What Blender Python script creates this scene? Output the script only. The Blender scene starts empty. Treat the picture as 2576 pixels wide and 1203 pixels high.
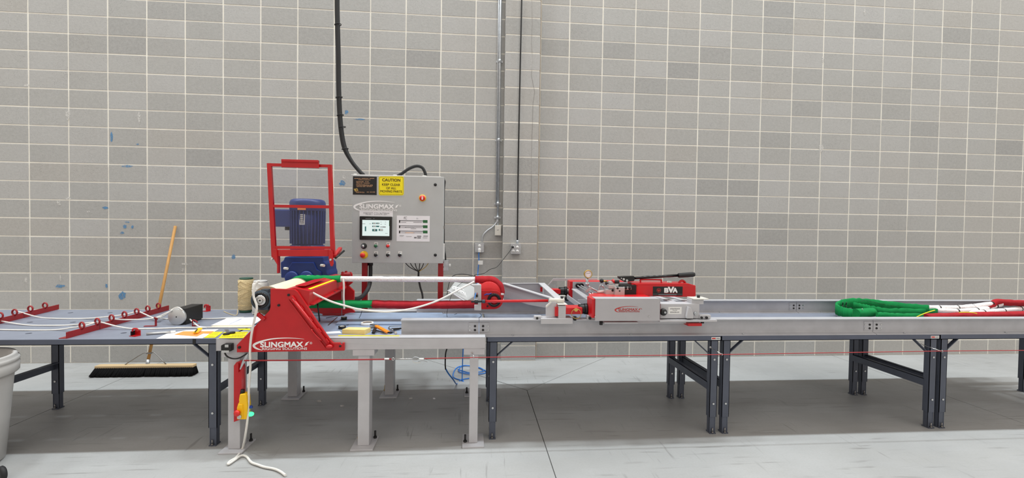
import bpy, bmesh, math, random
from mathutils import Vector, Matrix

random.seed(7)
sc = bpy.context.scene
COL = sc.collection
V = Vector

# ---------------------------------------------------------------- camera
CAM = V((4.87619, -5.47055, 1.56773))
YAW, PITCH, ROLL, FPX = 0.0844620, -0.0219762, 0.0142639, 1150.0
_f = V((math.sin(YAW) * math.cos(PITCH), math.cos(YAW) * math.cos(PITCH), math.sin(PITCH)))
_r = V((math.cos(YAW), -math.sin(YAW), 0))
_u = _r.cross(_f)
RIGHT = _r * math.cos(ROLL) + _u * math.sin(ROLL)
UP = -_r * math.sin(ROLL) + _u * math.cos(ROLL)
FWD = _f
cam_data = bpy.data.cameras.new('camera')
cam_data.sensor_width = 36.0
cam_data.lens = FPX / 2576.0 * 36.0
cam_data.clip_start = 0.05
cam_data.clip_end = 200
cam = bpy.data.objects.new('camera', cam_data)
COL.objects.link(cam)
mw = Matrix.Identity(4)
for i in range(3):
    mw[i][0], mw[i][1], mw[i][2], mw[i][3] = RIGHT[i], UP[i], -FWD[i], CAM[i]
cam.matrix_world = mw
sc.camera = cam

# ---------------------------------------------------------------- world, lamps, exposure
world = bpy.data.worlds.new('hall_air')
sc.world = world
world.use_nodes = True
bg = world.node_tree.nodes['Background']
bg.inputs[0].default_value = (1.0, 0.885, 0.775, 1)
bg.inputs[1].default_value = 0.50

EA, EB, EC, EW = 275, 14, 34, 0.76
bg.inputs[1].default_value = EW
def lamp(x, y, z, sx, sy, w, tilt=0.0):
    d = bpy.data.lights.new('high_bay_and_fill_lamp', 'AREA')
    d.shape = 'RECTANGLE'; d.size = sx; d.size_y = sy; d.energy = w
    d.color = (0.885, 0.965, 1.0)
    o = bpy.data.objects.new('high_bay_and_fill_lamp', d)
    o.location = (x, y, z); o.rotation_euler = (tilt, 0, 0)
    COL.objects.link(o)
for k in range(7):
    lamp(-4.6 + 3.6 * k, -1.5, 11.0, 1.3, 0.35, EA)
for k in range(7):
    lamp(-4.6 + 3.6 * k, -7.4, 8.2, 1.2, 0.6, EB)
for k in range(6):
    lamp(-4.6 + 4.4 * k, -13.2, 8.2, 1.2, 0.6, EC)  # unseen third row, added as frontal fill light

vs = sc.view_settings
vs.view_transform = 'Standard'; vs.look = 'None'; vs.gamma = 1.0; vs.use_curve_mapping = False
vs.exposure = 0.06

# ---------------------------------------------------------------- pixel -> place (2576 x 1203 frame)
def ray(u, v):
    return RIGHT * ((u - 1288.0) / FPX) + UP * ((601.5 - v) / FPX) + FWD
def P(u, v, y=None, z=None, x=None):
    d = ray(u, v)
    if y is not None: t = (y - CAM.y) / d.y
    elif z is not None: t = (z - CAM.z) / d.z
    else: t = (x - CAM.x) / d.x
    return CAM + d * t
def proj(p):
    q = V(p) - CAM
    w = q.dot(FWD)
    return 1288 + FPX * q.dot(RIGHT) / w, 601.5 - FPX * q.dot(UP) / w

# ---------------------------------------------------------------- materials
def lin(c):
    c = c / 255.0
    return c / 12.92 if c <= 0.04045 else ((c + 0.055) / 1.055) ** 2.4
def rgb(r, g, b):
    return (lin(r), lin(g), lin(b), 1)
class NT:
    def __init__(s, name):
        s.m = bpy.data.materials.new(name); s.m.use_nodes = True
        s.t = s.m.node_tree; s.n = s.t.nodes; s.b = s.n['Principled BSDF']
        s.pos = None
    def node(s, kind, **kw):
        n = s.n.new(kind)
        for k, v in kw.items(): setattr(n, k, v)
        return n
    def link(s, a, b): s.t.links.new(a, b)
    def position(s):
        if s.pos is None: s.pos = s.node('ShaderNodeNewGeometry').outputs['Position']
        return s.pos
    def mapping(s, scale, rot=(0, 0, 0)):
        mp = s.node('ShaderNodeMapping')
        mp.inputs['Scale'].default_value = scale; mp.inputs['Rotation'].default_value = rot
        s.link(s.position(), mp.inputs['Vector'])
        return mp.outputs[0]
    def noise(s, scale, detail=3, vec=None, rough=0.55):
        n = s.node('ShaderNodeTexNoise'); n.inputs['Scale'].default_value = scale
        n.inputs['Detail'].default_value = detail; n.inputs['Roughness'].default_value = rough
        s.link(vec or s.position(), n.inputs['Vector'])
        return n.outputs['Fac']
    def ramp(s, fac, stops):
        r = s.node('ShaderNodeValToRGB'); e = r.color_ramp.elements
        while len(e) < len(stops): e.new(0.5)
        for el, (p, c) in zip(e, stops):
            el.position = p; el.color = c if len(c) == 4 else (*c, 1)
        s.link(fac, r.inputs[0])
        return r.outputs[0]
    def mix(s, fac, a, b, mode='MIX'):
        m = s.node('ShaderNodeMixRGB', blend_type=mode)
        for i, x in ((0, fac), (1, a), (2, b)):
            if hasattr(x, 'is_linked') or hasattr(x, 'links'): s.link(x, m.inputs[i])
            else: m.inputs[i].default_value = x
        return m.outputs[0]
    def bump(s, h, strength=0.2, dist=0.01):
        b = s.node('ShaderNodeBump'); b.inputs['Strength'].default_value = strength
        b.inputs['Distance'].default_value = dist
        s.link(h, b.inputs['Height']); s.link(b.outputs[0], s.b.inputs['Normal'])
    def set(s, **kw):
        for k, v in kw.items():
            i = s.b.inputs[k]
            if hasattr(v, 'links'): s.link(v, i)
            else: i.default_value = v
        return s

def paint(name, c, rough=0.45, metal=0.0, var=0.08, scale=9.0, bump=0.03, bscale=60, spec=0.5):
    t = NT(name)
    base = rgb(*c)
    n = t.noise(scale, 4)
    dk = tuple(x * (1 - var) for x in base[:3]) + (1,)
    lt = tuple(min(1, x * (1 + var)) for x in base[:3]) + (1,)
    t.set(**{'Base Color': t.ramp(n, [(0.3, dk), (0.7, lt)]), 'Roughness': rough, 'Metallic': metal,
             'Specular IOR Level': spec})
    if bump: t.bump(t.noise(bscale, 3), bump, 0.004)
    return t.m

M = {}
M['lamp_grey'] = paint('light_grey_paint', (188, 188, 192), 0.42, var=0.05)
M['rail_grey'] = paint('rail_grey_paint', (178, 179, 184), 0.38, var=0.07)
M['box_grey'] = paint('box_grey_paint', (177, 176, 180), 0.5, var=0.03)
M['cabinet'] = paint('cabinet_grey_paint', (182, 185, 185), 0.45, var=0.025, bump=0.02)
M['deck_blue'] = paint('deck_blue_grey', (150, 166, 190), 0.35, var=0.07)
M['table_top'] = paint('table_slate_top', (128, 134, 149), 0.42, var=0.06)
M['table_edge'] = paint('table_slate_edge', (84, 91, 108), 0.5, var=0.06)
M['leg_dark'] = paint('leg_slate', (78, 84, 98), 0.5, var=0.08)
M['red'] = paint('red_enamel', (188, 22, 29), 0.32, var=0.07)
M['red_dark'] = paint('dark_red_enamel', (150, 22, 28), 0.4, var=0.1)
M['red_gloss'] = paint('bright_red_enamel', (200, 24, 32), 0.3, var=0.04)
M['blue'] = paint('motor_blue', (8, 42, 112), 0.42, var=0.12)
M['bearing'] = paint('bearing_slate', (52, 66, 78), 0.4)
M['black'] = paint('black_plastic', (15, 15, 17), 0.45, var=0.1)
M['rubber'] = paint('black_rubber', (30, 30, 32), 0.65, var=0.1)
M['black_gloss'] = paint('black_gloss', (14, 14, 17), 0.2, var=0.02, bump=0)
M['chrome'] = paint('bright_steel', (205, 205, 205), 0.22, metal=1.0, var=0.05)
M['steel'] = paint('worn_steel', (150, 148, 146), 0.4, metal=0.9, var=0.15)
M['galv'] = paint('galvanized', (186, 190, 194), 0.38, metal=0.7, var=0.12, scale=30)
M['alu'] = paint('aluminium', (196, 198, 198), 0.4, metal=0.6, var=0.06)
M['brass'] = paint('brass', (196, 168, 96), 0.35, metal=0.8)
M['white'] = paint('white_plastic', (232, 232, 230), 0.4, var=0.02, bump=0)
M['offwhite'] = paint('offwhite_paint', (216, 214, 206), 0.45, var=0.05)
M['cream'] = paint('cream_polyurethane', (238, 228, 196), 0.5, var=0.04)
M['brown'] = paint('brown_resin', (128, 106, 82), 0.5, var=0.15)
M['paper'] = paint('white_paper', (238, 238, 242), 0.8, var=0.02, bump=0, spec=0.2)
M['paper_warm'] = paint('manila_paper', (226, 212, 180), 0.8, var=0.03, bump=0, spec=0.2)
M['yellow'] = paint('yellow_print', (250, 232, 12), 0.5, var=0.02, bump=0)
M['pendant_yellow'] = paint('yellow_plastic', (246, 196, 8), 0.4, var=0.04)
M['orange'] = paint('orange_card', (244, 150, 74), 0.7, var=0.05, bump=0)
M['orange_plastic'] = paint('orange_plastic', (246, 140, 26), 0.4, var=0.03)
M['ink'] = paint('black_ink', (26, 22, 20), 0.6, var=0.0, bump=0)
M['ink_brown'] = paint('brown_ink', (70, 44, 8), 0.6, var=0.0, bump=0)
M['ink_grey'] = paint('grey_ink', (120, 120, 124), 0.7, var=0.0, bump=0)
M['ink_tan'] = paint('copper_print', (206, 160, 120), 0.5, var=0.05, bump=0)
M['ink_white'] = paint('white_print', (246, 246, 246), 0.5, var=0.0, bump=0)
M['ink_red'] = paint('red_print', (190, 40, 36), 0.5, var=0.0, bump=0)
M['ink_green'] = paint('green_print', (40, 104, 58), 0.6, var=0.03, bump=0)
M['teal'] = paint('teal_print', (50, 120, 120), 0.6, var=0.02, bump=0)
M['green_button'] = paint('green_button', (36, 96, 60), 0.35)
M['red_button'] = paint('red_button', (212, 40, 36), 0.35)
M['blue_plastic'] = paint('blue_plastic', (24, 60, 150), 0.4)
M['blue_cable'] = paint('blue_cable', (46, 128, 220), 0.45, var=0.03)
M['blue_dull'] = paint('blue_network_cable', (70, 104, 170), 0.5, var=0.03)
M['bin'] = paint('grey_bin_plastic', (182, 180, 178), 0.55, var=0.04, bump=0.05)
M['bin_in'] = paint('bin_inside', (120, 112, 104), 0.7, var=0.2)
M['twine'] = None
M['green_bobbin'] = paint('green_bobbin', (40, 84, 68), 0.5)
M['red_cord'] = paint('red_pull_cord', (168, 38, 44), 0.45, var=0.05)
M['led'] = None

def fabric(name, c, scale=220, var=0.16, bump=0.35, rough=0.9):
    t = NT(name); base = rgb(*c)
    n = t.noise(14, 4); f = t.noise(scale, 2)
    dk = tuple(x * (1 - var) for x in base[:3]) + (1,)
    lt = tuple(min(1, x * (1 + var * .7)) for x in base[:3]) + (1,)
    t.set(**{'Base Color': t.ramp(n, [(0.3, dk), (0.7, lt)]), 'Roughness': rough, 'Specular IOR Level': 0.2})
    b = t.node('ShaderNodeMath', operation='ADD'); t.link(f, b.inputs[0])
    w = t.noise(26, 3); t.link(w, b.inputs[1])
    t.bump(b.outputs[0], bump, 0.01)
    return t.m
M['green'] = fabric('green_nylon', (24, 138, 74), bump=0.25)
M['redfab'] = fabric('red_nylon', (168, 40, 48), bump=0.3)
M['rope'] = fabric('white_rope', (238, 236, 230), 300, var=0.06, bump=0.5)
M['twine'] = fabric('beige_twine', (222, 202, 158), 120, var=0.14, bump=0.8)
M['whitefab'] = NT('white_wrapped_yarn')
_t = M['whitefab']
_n = _t.noise(1, 3, _t.mapping((60, 160, 200)))
_t.set(**{'Base Color': _t.ramp(_n, [(0.0, rgb(196, 110, 118)), (0.35, rgb(220, 190, 190)), (0.42, rgb(240, 236, 236))]), 'Roughness': 0.85})
_t.bump(_t.noise(120, 3), 0.5, 0.01)
M['whitefab'] = _t.m
M['bristle'] = fabric('black_bristles', (28, 28, 30), 400, var=0.3, bump=1.0)

def woodmat(name, c, stretch):
    t = NT(name); base = rgb(*c)
    n = t.noise(1, 4, t.mapping(stretch))
    t.set(**{'Base Color': t.ramp(n, [(0.3, tuple(x * .8 for x in base[:3]) + (1,)), (0.7, base)]), 'Roughness': 0.6})
    return t.m
M['broom_wood'] = woodmat('broom_wood', (192, 142, 78), (60, 60, 6))
M['pine'] = woodmat('pine_block', (240, 216, 150), (8, 60, 60))
M['birch'] = woodmat('broom_block_wood', (226, 196, 150), (6, 60, 60))

def glassy(name, tint, fac):
    t = NT(name)
    tr = t.node('ShaderNodeBsdfTransparent'); tr.inputs[0].default_value = (*tint, 1)
    gl = t.node('ShaderNodeBsdfGlossy'); gl.inputs['Roughness'].default_value = 0.06
    gl.inputs[0].default_value = (0.9, 0.9, 0.95, 1)
    mx = t.node('ShaderNodeMixShader'); mx.inputs[0].default_value = fac
    t.link(tr.outputs[0], mx.inputs[1]); t.link(gl.outputs[0], mx.inputs[2])
    t.link(mx.outputs[0], t.n['Material Output'].inputs[0])
    return t.m
M['pane'] = glassy('clear_acrylic', (0.95, 0.955, 0.975), 0.03)

def emit(name, c, s, base=(20, 20, 20)):
    t = NT(name)
    t.set(**{'Base Color': rgb(*base), 'Emission Color': rgb(*c), 'Emission Strength': s, 'Roughness': 0.3})
    return t.m
M['screen'] = emit('lit_screen', (236, 252, 248), 0.8, (60, 60, 60))
M['led'] = emit('green_indicator', (70, 255, 150), 1.7, (40, 160, 110))

# concrete block
def blockmat():
    t = NT('concrete_block')
    oi = t.node('ShaderNodeObjectInfo').outputs['Random']
    tone = t.ramp(oi, [(0.0, rgb(160, 160, 159)), (0.10, rgb(170, 170, 168)), (0.5, rgb(177, 177, 175)), (0.85, rgb(182, 182, 181)), (1.0, rgb(176, 174, 170))])
    big = t.noise(1.3, 3)
    tone = t.mix(t.ramp(big, [(0.3, (0.16,) * 3), (0.7, (0.0,) * 3)]), tone, rgb(160, 155, 147))
    # short drag marks and pin holes of the pressed face
    mp = t.mapping((1, 1, 2.0))
    pit = t.noise(85, 3, mp, 0.7)
    dens = t.noise(4.0, 2)
    th = t.node('ShaderNodeMath', operation='MULTIPLY_ADD'); t.link(dens, th.inputs[0]); th.inputs[1].default_value = 0.16
    t.link(pit, th.inputs[2])
    pr = t.ramp(th.outputs[0], [(0.66, (0, 0, 0)), (0.74, (1, 1, 1))])
    hi = t.node('ShaderNodeMath', operation='MULTIPLY'); t.link(pr, hi.inputs[0]); hi.inputs[1].default_value = 0.55
    col = t.mix(hi.outputs[0], tone, rgb(112, 111, 110))
    sp = t.noise(30, 4)
    col = t.mix(t.ramp(sp, [(0.35, (0.0,) * 3), (0.75, (0.22,) * 3)]), col, rgb(204, 203, 200))
    t.set(**{'Base Color': col, 'Roughness': 0.92, 'Specular IOR Level': 0.2})
    bs = t.node('ShaderNodeMath', operation='SUBTRACT'); t.link(t.noise(45, 4), bs.inputs[0]); t.link(pr, bs.inputs[1])
    t.bump(bs.outputs[0], 0.22, 0.006)
    return t.m
M['block'] = blockmat()
M['mortar'] = paint('mortar', (250, 246, 236), 0.9, var=0.07, scale=6, bump=0.3, bscale=120, spec=0.15)

def floormat():
    t = NT('floor_concrete')
    big = t.noise(0.55, 5)
    mid = t.noise(1, 5, t.mapping((2.2, 5.0, 1), (0, 0, 0.6)))
    col = t.ramp(big, [(0.3, rgb(154, 155, 155)), (0.5, rgb(170, 171, 171)), (0.7, rgb(183, 184, 184))])
    col = t.mix(t.ramp(mid, [(0.4, (0.0,) * 3), (0.75, (0.35,) * 3)]), col, rgb(156, 155, 152))
    # trowel / forklift scuffs: thin streaks running across at two angles
    for sc_, rot, thr, amt in (((1.6, 30, 1), 0.95, 0.66, 0.5), ((2.2, 34, 1), -0.5, 0.67, 0.45), ((30, 2.5, 1), 0.2, 0.68, 0.45)):
        s = t.noise(1, 2, t.mapping(sc_, (0, 0, rot)))
        m = t.ramp(s, [(thr - 0.06, (0,) * 3), (thr, (amt,) * 3)])
        pm = t.ramp(t.noise(1.7 + rot, 3), [(0.48, (0,) * 3), (0.66, (1,) * 3)])
        m = t.mix(1.0, m, pm, 'MULTIPLY')
        col = t.mix(m, col, rgb(112, 110, 108))
    fine = t.noise(70, 4)
    col = t.mix(t.ramp(fine, [(0.3, (0.12,) * 3), (0.65, (0,) * 3)]), col, rgb(134, 132, 128))
    t.set(**{'Base Color': col, 'Roughness': t.ramp(mid, [(0.3, (0.42,) * 3), (0.7, (0.55,) * 3)]), 'Specular IOR Level': 0.35})
    t.bump(t.noise(18, 5), 0.08, 0.01)
    return t.m
M['floor'] = floormat()
M['joint'] = paint('saw_cut_dark', (104, 100, 96), 0.9)
def smear(name, c, thr):
    t = NT(name); t.set(**{'Base Color': rgb(*c), 'Roughness': 0.95, 'Specular IOR Level': 0.1})
    t.set(Alpha=t.ramp(t.noise(55, 4), [(thr - 0.12, (0.0,) * 3), (thr + 0.12, (0.75,) * 3)]))
    return t.m
M['paint_blue'] = smear('blue_chalk', (112, 160, 204), 0.46)
M['paint_white'] = smear('white_smear', (226, 225, 222), 0.46)
M['band'] = paint('brown_band', (150, 136, 120), 0.8, var=0.15)

# ---------------------------------------------------------------- mesh builder
def catmull(pts, n=6, closed=False):
    pts = [V(p) for p in pts]
    if len(pts) < 3: return pts
    out = []
    N = len(pts)
    rng = range(N if closed else N - 1)
    for i in rng:
        p1, p2 = pts[i], pts[(i + 1) % N]
        p0 = pts[i - 1] if (closed or i > 0) else p1 * 2 - p2
        p3 = pts[(i + 2) % N] if (closed or i + 2 < N) else p2 * 2 - p1
        for k in range(n):
            t = k / n
            out.append(0.5 * ((2 * p1) + (p2 - p0) * t + (2 * p0 - 5 * p1 + 4 * p2 - p3) * t * t + (3 * p1 - p0 - 3 * p2 + p3) * t ** 3))
    if not closed: out.append(pts[-1].copy())
    return out

def frame(d):
    d = d.normalized()
    a = V((0, 0, 1)) if abs(d.z) < 0.9 else V((0, 1, 0))
    x = a.cross(d).normalized()
    return x, d.cross(x).normalized()

class MB:
    def __init__(s): s.v = []; s.f = []; s.s = []
    def add(s, vs, fs, sm=False):
        o = len(s.v); s.v += [V(v) for v in vs]
        for f in fs: s.f.append([i + o for i in f]); s.s.append(sm)
        return s
    def box(s, lo, hi):
        x0, y0, z0 = lo; x1, y1, z1 = hi
        x0, x1 = min(x0, x1), max(x0, x1); y0, y1 = min(y0, y1), max(y0, y1); z0, z1 = min(z0, z1), max(z0, z1)
        return s.add([(x0, y0, z0), (x1, y0, z0), (x1, y1, z0), (x0, y1, z0), (x0, y0, z1), (x1, y0, z1), (x1, y1, z1), (x0, y1, z1)],
                     [(0, 3, 2, 1), (4, 5, 6, 7), (0, 1, 5, 4), (1, 2, 6, 5), (2, 3, 7, 6), (3, 0, 4, 7)])
    def cbox(s, c, size):
        c = V(c); h = V(size) / 2
        return s.box(c - h, c + h)
    def bar(s, p0, p1, w, h, up=(0, 0, 1)):
        p0, p1, up = V(p0), V(p1), V(up)
        d = (p1 - p0).normalized(); x = up.cross(d)
        if x.length < 1e-4: x = V((1, 0, 0)).cross(d)
        x.normalize(); z = d.cross(x).normalized()
        q = [(-1, -1), (1, -1), (1, 1), (-1, 1)]
        vs = [p + x * (a * w / 2) + z * (b * h / 2) for p in (p0, p1) for a, b in q]
        return s.add(vs, [(3, 2, 1, 0), (4, 5, 6, 7), (0, 1, 5, 4), (1, 2, 6, 5), (2, 3, 7, 6), (3, 0, 4, 7)])
    def cyl(s, p0, p1, r0, r1=None, n=16, cap=True, sm=True):
        p0, p1 = V(p0), V(p1); r1 = r0 if r1 is None else r1
        x, z = frame(p1 - p0)
        vs = []
        for p, r in ((p0, r0), (p1, r1)):
            for k in range(n):
                a = 2 * math.pi * k / n
                vs.append(p + (x * math.cos(a) + z * math.sin(a)) * r)
        fs = [(k, (k + 1) % n, n + (k + 1) % n, n + k) for k in range(n)]
        s.add(vs, fs, sm)
        if cap: s.add(vs, [tuple(range(n - 1, -1, -1)), tuple(range(n, 2 * n))])
        return s
    def lathe(s, prof, p0, axis, n=20, sm=True, closed=False):
        p0 = V(p0); axis = V(axis).normalized(); x, z = frame(axis)
        vs = []
        for r, t in prof:
            for k in range(n):
                a = 2 * math.pi * k / n
                vs.append(p0 + axis * t + (x * math.cos(a) + z * math.sin(a)) * r)
        m = len(prof); fs = []
        for j in range(m - 1 + (1 if closed else 0)):
            j2 = (j + 1) % m
            for k in range(n): fs.append((j * n + k, j * n + (k + 1) % n, j2 * n + (k + 1) % n, j2 * n + k))
        s.add(vs, fs, sm)
        if not closed:
            o = [tuple(range(n - 1, -1, -1)), tuple(range((m - 1) * n, m * n))]
            s.add(vs, o)
        return s
    def tube(s, pts, r, n=8, sub=6, closed=False, flat=None, nrm=None, cap=True, wob=0.0, seed=1):
        rnd = random.Random(seed)
        pts = catmull(pts, sub, closed) if sub else [V(p) for p in pts]
        N = len(pts); vs = []; prev = None
        for i, p in enumerate(pts):
            if closed: d = pts[(i + 1) % N] - pts[i - 1]
            else: d = pts[min(i + 1, N - 1)] - pts[max(i - 1, 0)]
            if d.length < 1e-7: d = V((1, 0, 0))
            d.normalize()
            if nrm is not None:
                x = V(nrm); x = (x - d * x.dot(d)).normalized()
            elif prev is None: x, _ = frame(d)
            else:
                x = prev - d * prev.dot(d)
                x = x.normalized() if x.length > 1e-6 else frame(d)[0]
            prev = x; z = d.cross(x)
            rr = r[int(i * (len(r) - 1) / max(1, N - 1))] if isinstance(r, (list, tuple)) else r
            rr *= 1 + wob * (rnd.random() - .5)
            ra, rb = (rr, rr) if flat is None else (rr * flat[0], rr * flat[1])
            for k in range(n):
                a = 2 * math.pi * k / n
                w = 1 + wob * .6 * (rnd.random() - .5)
                vs.append(p + x * (math.cos(a) * ra * w) + z * (math.sin(a) * rb * w))
        fs = []
        for i in range(N if closed else N - 1):
            j = (i + 1) % N
            for k in range(n): fs.append((i * n + k, i * n + (k + 1) % n, j * n + (k + 1) % n, j * n + k))
        s.add(vs, fs, True)
        if cap and not closed: s.add(vs, [tuple(range(n - 1, -1, -1)), tuple(range((N - 1) * n, N * n))])
        return s
    def prism(s, poly, vec):
        vec = V(vec); poly = [V(p) for p in poly]; n = len(poly)
        vs = poly + [p + vec for p in poly]
        return s.add(vs, [tuple(range(n - 1, -1, -1)), tuple(range(n, 2 * n))] + [(k, (k + 1) % n, n + (k + 1) % n, n + k) for k in range(n)])
    def torus(s, c, axis, R, r, n=24, m=8):
        c = V(c); axis = V(axis).normalized(); x, z = frame(axis)
        pts = [c + (x * math.cos(2 * math.pi * k / n) + z * math.sin(2 * math.pi * k / n)) * R for k in range(n)]
        return s.tube(pts, r, n=m, sub=0, closed=True)
    def ball(s, c, r, n=12, m=8, scale=(1, 1, 1)):
        c = V(c); vs = []; fs = []
        for j in range(m + 1):
            th = math.pi * j / m
            for k in range(n):
                a = 2 * math.pi * k / n
                vs.append(c + V((math.sin(th) * math.cos(a) * scale[0], math.sin(th) * math.sin(a) * scale[1], math.cos(th) * scale[2])) * r)
        for j in range(m):
            for k in range(n): fs.append((j * n + k, (j + 1) * n + k, (j + 1) * n + (k + 1) % n, j * n + (k + 1) % n))
        return s.add(vs, fs, True)
    def mesh(s, name, origin):
        me = bpy.data.meshes.new(name)
        me.from_pydata([v - origin for v in s.v], [], s.f)
        bm = bmesh.new(); bm.from_mesh(me)
        for f, sm in zip(bm.faces, s.s): f.smooth = sm
        bmesh.ops.remove_doubles(bm, verts=bm.verts, dist=1e-6)
        bmesh.ops.recalc_face_normals(bm, faces=bm.faces)
        bm.to_mesh(me); bm.free()
        return me

def wloc(o):
    l = V((0, 0, 0))
    while o is not None: l += V(o.location); o = o.parent
    return l
def part(name, mb, mat, parent, bevel=0.0, label=None, kind=None):
    o = bpy.data.objects.new(name, mb.mesh(name, wloc(parent)))
    o.data.materials.append(M[mat] if isinstance(mat, str) else mat)
    COL.objects.link(o); o.parent = parent
    if bevel: addbevel(o, bevel)
    if label: o['label'] = label
    if kind: o['kind'] = kind
    return o
def addbevel(o, w, seg=2):
    m = o.modifiers.new('bevel', 'BEVEL'); m.width = w; m.segments = seg; m.limit_method = 'ANGLE'; m.angle_limit = 0.7
def thing(name, label, cat, loc, group=None):
    o = bpy.data.objects.new(name, None); COL.objects.link(o); o.location = loc
    o.empty_display_size = 0.05
    o['label'] = label; o['category'] = cat
    if group: o['group'] = group
    return o
def solo(name, mb, mat, label, cat, group=None, bevel=0.0):
    lo = [min(v[i] for v in mb.v) for i in range(3)]; hi = [max(v[i] for v in mb.v) for i in range(3)]
    org = V(((lo[0] + hi[0]) / 2, (lo[1] + hi[1]) / 2, lo[2]))
    o = bpy.data.objects.new(name, mb.mesh(name, org)); o.location = org
    o.data.materials.append(M[mat]); COL.objects.link(o)
    o['label'] = label; o['category'] = cat
    if group: o['group'] = group
    if bevel: addbevel(o, bevel)
    return o
def struct(name, mb, mat, label=None):
    o = bpy.data.objects.new(name, mb.mesh(name, V((0, 0, 0)))); o.data.materials.append(M[mat]); COL.objects.link(o)
    o['kind'] = 'structure'
    if label: o['label'] = label
    return o
def copy_tree(o, parent=None, dx=(0, 0, 0)):
    c = o.copy(); COL.objects.link(c); c.parent = parent
    if parent is None: c.location = V(o.location) + V(dx)
    for ch in list(o.children): copy_tree(ch, c)
    return c

# ---------------------------------------------------------------- lettering
def text(body, parent, org, right, up, w, h, mat, bold=0.0, name='lettering', lift=0.0006):
    """flat lettering filling the box w x h whose lower left corner is org"""
    cu = bpy.data.curves.new('txt', 'FONT'); cu.body = body; cu.size = 1
    cu.resolution_u = 3; cu.align_x = 'LEFT'
    ob = bpy.data.objects.new('txt', cu); COL.objects.link(ob)
    bpy.context.view_layer.update()
    me = bpy.data.meshes.new_from_object(ob.evaluated_get(bpy.context.evaluated_depsgraph_get()))
    bpy.data.objects.remove(ob); bpy.data.curves.remove(cu)
    xs = [v.co.x for v in me.vertices]; ys = [v.co.y for v in me.vertices]
    if not xs: return None
    x0, x1, y0, y1 = min(xs), max(xs), min(ys), max(ys)
    right, up, org = V(right).normalized(), V(up).normalized(), V(org)
    nrm = right.cross(up)
    base = wloc(parent)
    for v in me.vertices:
        a = (v.co.x - x0) / (x1 - x0) * w; b = (v.co.y - y0) / max(1e-6, y1 - y0) * h
        v.co = org + right * a + up * b + nrm * lift - base
    if bold:                                     # heavier strokes: the same glyphs again, nudged by the stroke gain
        bm = bmesh.new(); bm.from_mesh(me)
        geo = bm.verts[:] + bm.edges[:] + bm.faces[:]
        kx, ky = bold / (x1 - x0) * w, bold / max(1e-6, y1 - y0) * h
        for li, (dx, dy) in enumerate(((kx, 0), (-kx, 0), (0, ky), (0, -ky), (kx, ky), (-kx, -ky), (kx, -ky), (-kx, ky))):
            r = bmesh.ops.duplicate(bm, geom=geo)
            bmesh.ops.translate(bm, verts=[g_ for g_ in r['geom'] if isinstance(g_, bmesh.types.BMVert)], vec=right * dx + up * dy + nrm * (0.00012 * (li + 1)))
        bm.to_mesh(me); bm.free()
    me.materials.clear(); me.materials.append(M[mat]); me.name = name
    o = bpy.data.objects.new(name, me); COL.objects.link(o); o.parent = parent
    return o
def flat_poly(pts2, org, right, up, lift=0.0006, th=0.0004):
    right, up = V(right).normalized(), V(up).normalized(); n = right.cross(up)
    b = MB(); b.prism([V(org) + right * a + up * c + n * (lift - th) for a, c in pts2], n * th)
    return b
def logo(parent, org, right, up, width, mat, lift=0.0008, heavy=0.03):
    """maker's mark: swoosh, heavy name, flash and small line; org = left end at mid height"""
    k = width / 1400.0
    def q(x, y): return ((x - 100) * k, (890 - y) * k)
    cl = [(1300, 772, 5), (1080, 750, 13), (850, 744, 19), (600, 758, 26), (400, 795, 34), (230, 852, 48), (140, 905, 56), (150, 955, 50), (220, 1000, 34), (330, 1035, 8)]
    pts = catmull([V((a, b, c)) for a, b, c in cl], 4)
    up_, lo_ = [], []
    for i, p in enumerate(pts):
        d = (pts[min(i + 1, len(pts) - 1)] - pts[max(i - 1, 0)]); d.z = 0; d.normalize()
        nn = V((-d.y, d.x, 0)); w = p.z / 2
        up_.append(q(p.x + nn.x * w, p.y + nn.y * w)); lo_.append(q(p.x - nn.x * w, p.y - nn.y * w))
    part('swoosh', flat_poly(up_ + lo_[::-1], org, right, up, lift), mat, parent)
    r, u = V(right).normalized(), V(up).normalized()
    def at(x, y): a, b = q(x, y); return V(org) + r * a + u * b
    text('SLINGMAX', parent, at(290, 960), r, u, 980 * k, 122 * k, mat, heavy, lift=lift)
    text('RIGGING SOLUTIONS', parent, at(330, 1030), r, u, 1040 * k, 56 * k, mat, 0.012, lift=lift)
    part('flash', flat_poly([q(*p) for p in ((1425, 828), (1345, 862), (1316, 918), (1342, 912), (1288, 958), (1392, 902), (1366, 898))], org, right, up, lift), mat, parent)
    text('®', parent, at(1432, 898), r, u, 58 * k, 58 * k, mat, 0.0, lift=lift)
# ================================================================ STRUCTURE
RH, CW, G = 0.2032, 0.4064, 0.0122
ZR = lambda j: (18.95 - j) * RH           # height of the j-th bed joint (j = 0 near the top of the photograph)

def block_mesh(w, h, seed):
    rnd = random.Random(seed)
    b = 0.0025; d = 0.19
    j = lambda: rnd.uniform(-0.0012, 0.0012)
    x0, x1, z0, z1 = -w / 2 + j(), w / 2 + j(), -h / 2 + j(), h / 2 + j()
    mb = MB()
    f = [(x0 + b, 0, z0 + b), (x1 - b, 0, z0 + b), (x1 - b, 0, z1 - b), (x0 + b, 0, z1 - b)]
    m = [(x0, b, z0), (x1, b, z0), (x1, b, z1), (x0, b, z1)]
    k = [(x0, d, z0), (x1, d, z0), (x1, d, z1), (x0, d, z1)]
    vs = f + m + k
    fs = [(0, 1, 2, 3)] + [(i, (i + 1) % 4, 4 + (i + 1) % 4, 4 + i) for i in range(4)] + [(4 + i, 4 + (i + 1) % 4, 8 + (i + 1) % 4, 8 + i) for i in range(4)] + [(11, 10, 9, 8)]
    mb.add(vs, fs)
    return mb
_cache = {}
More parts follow.
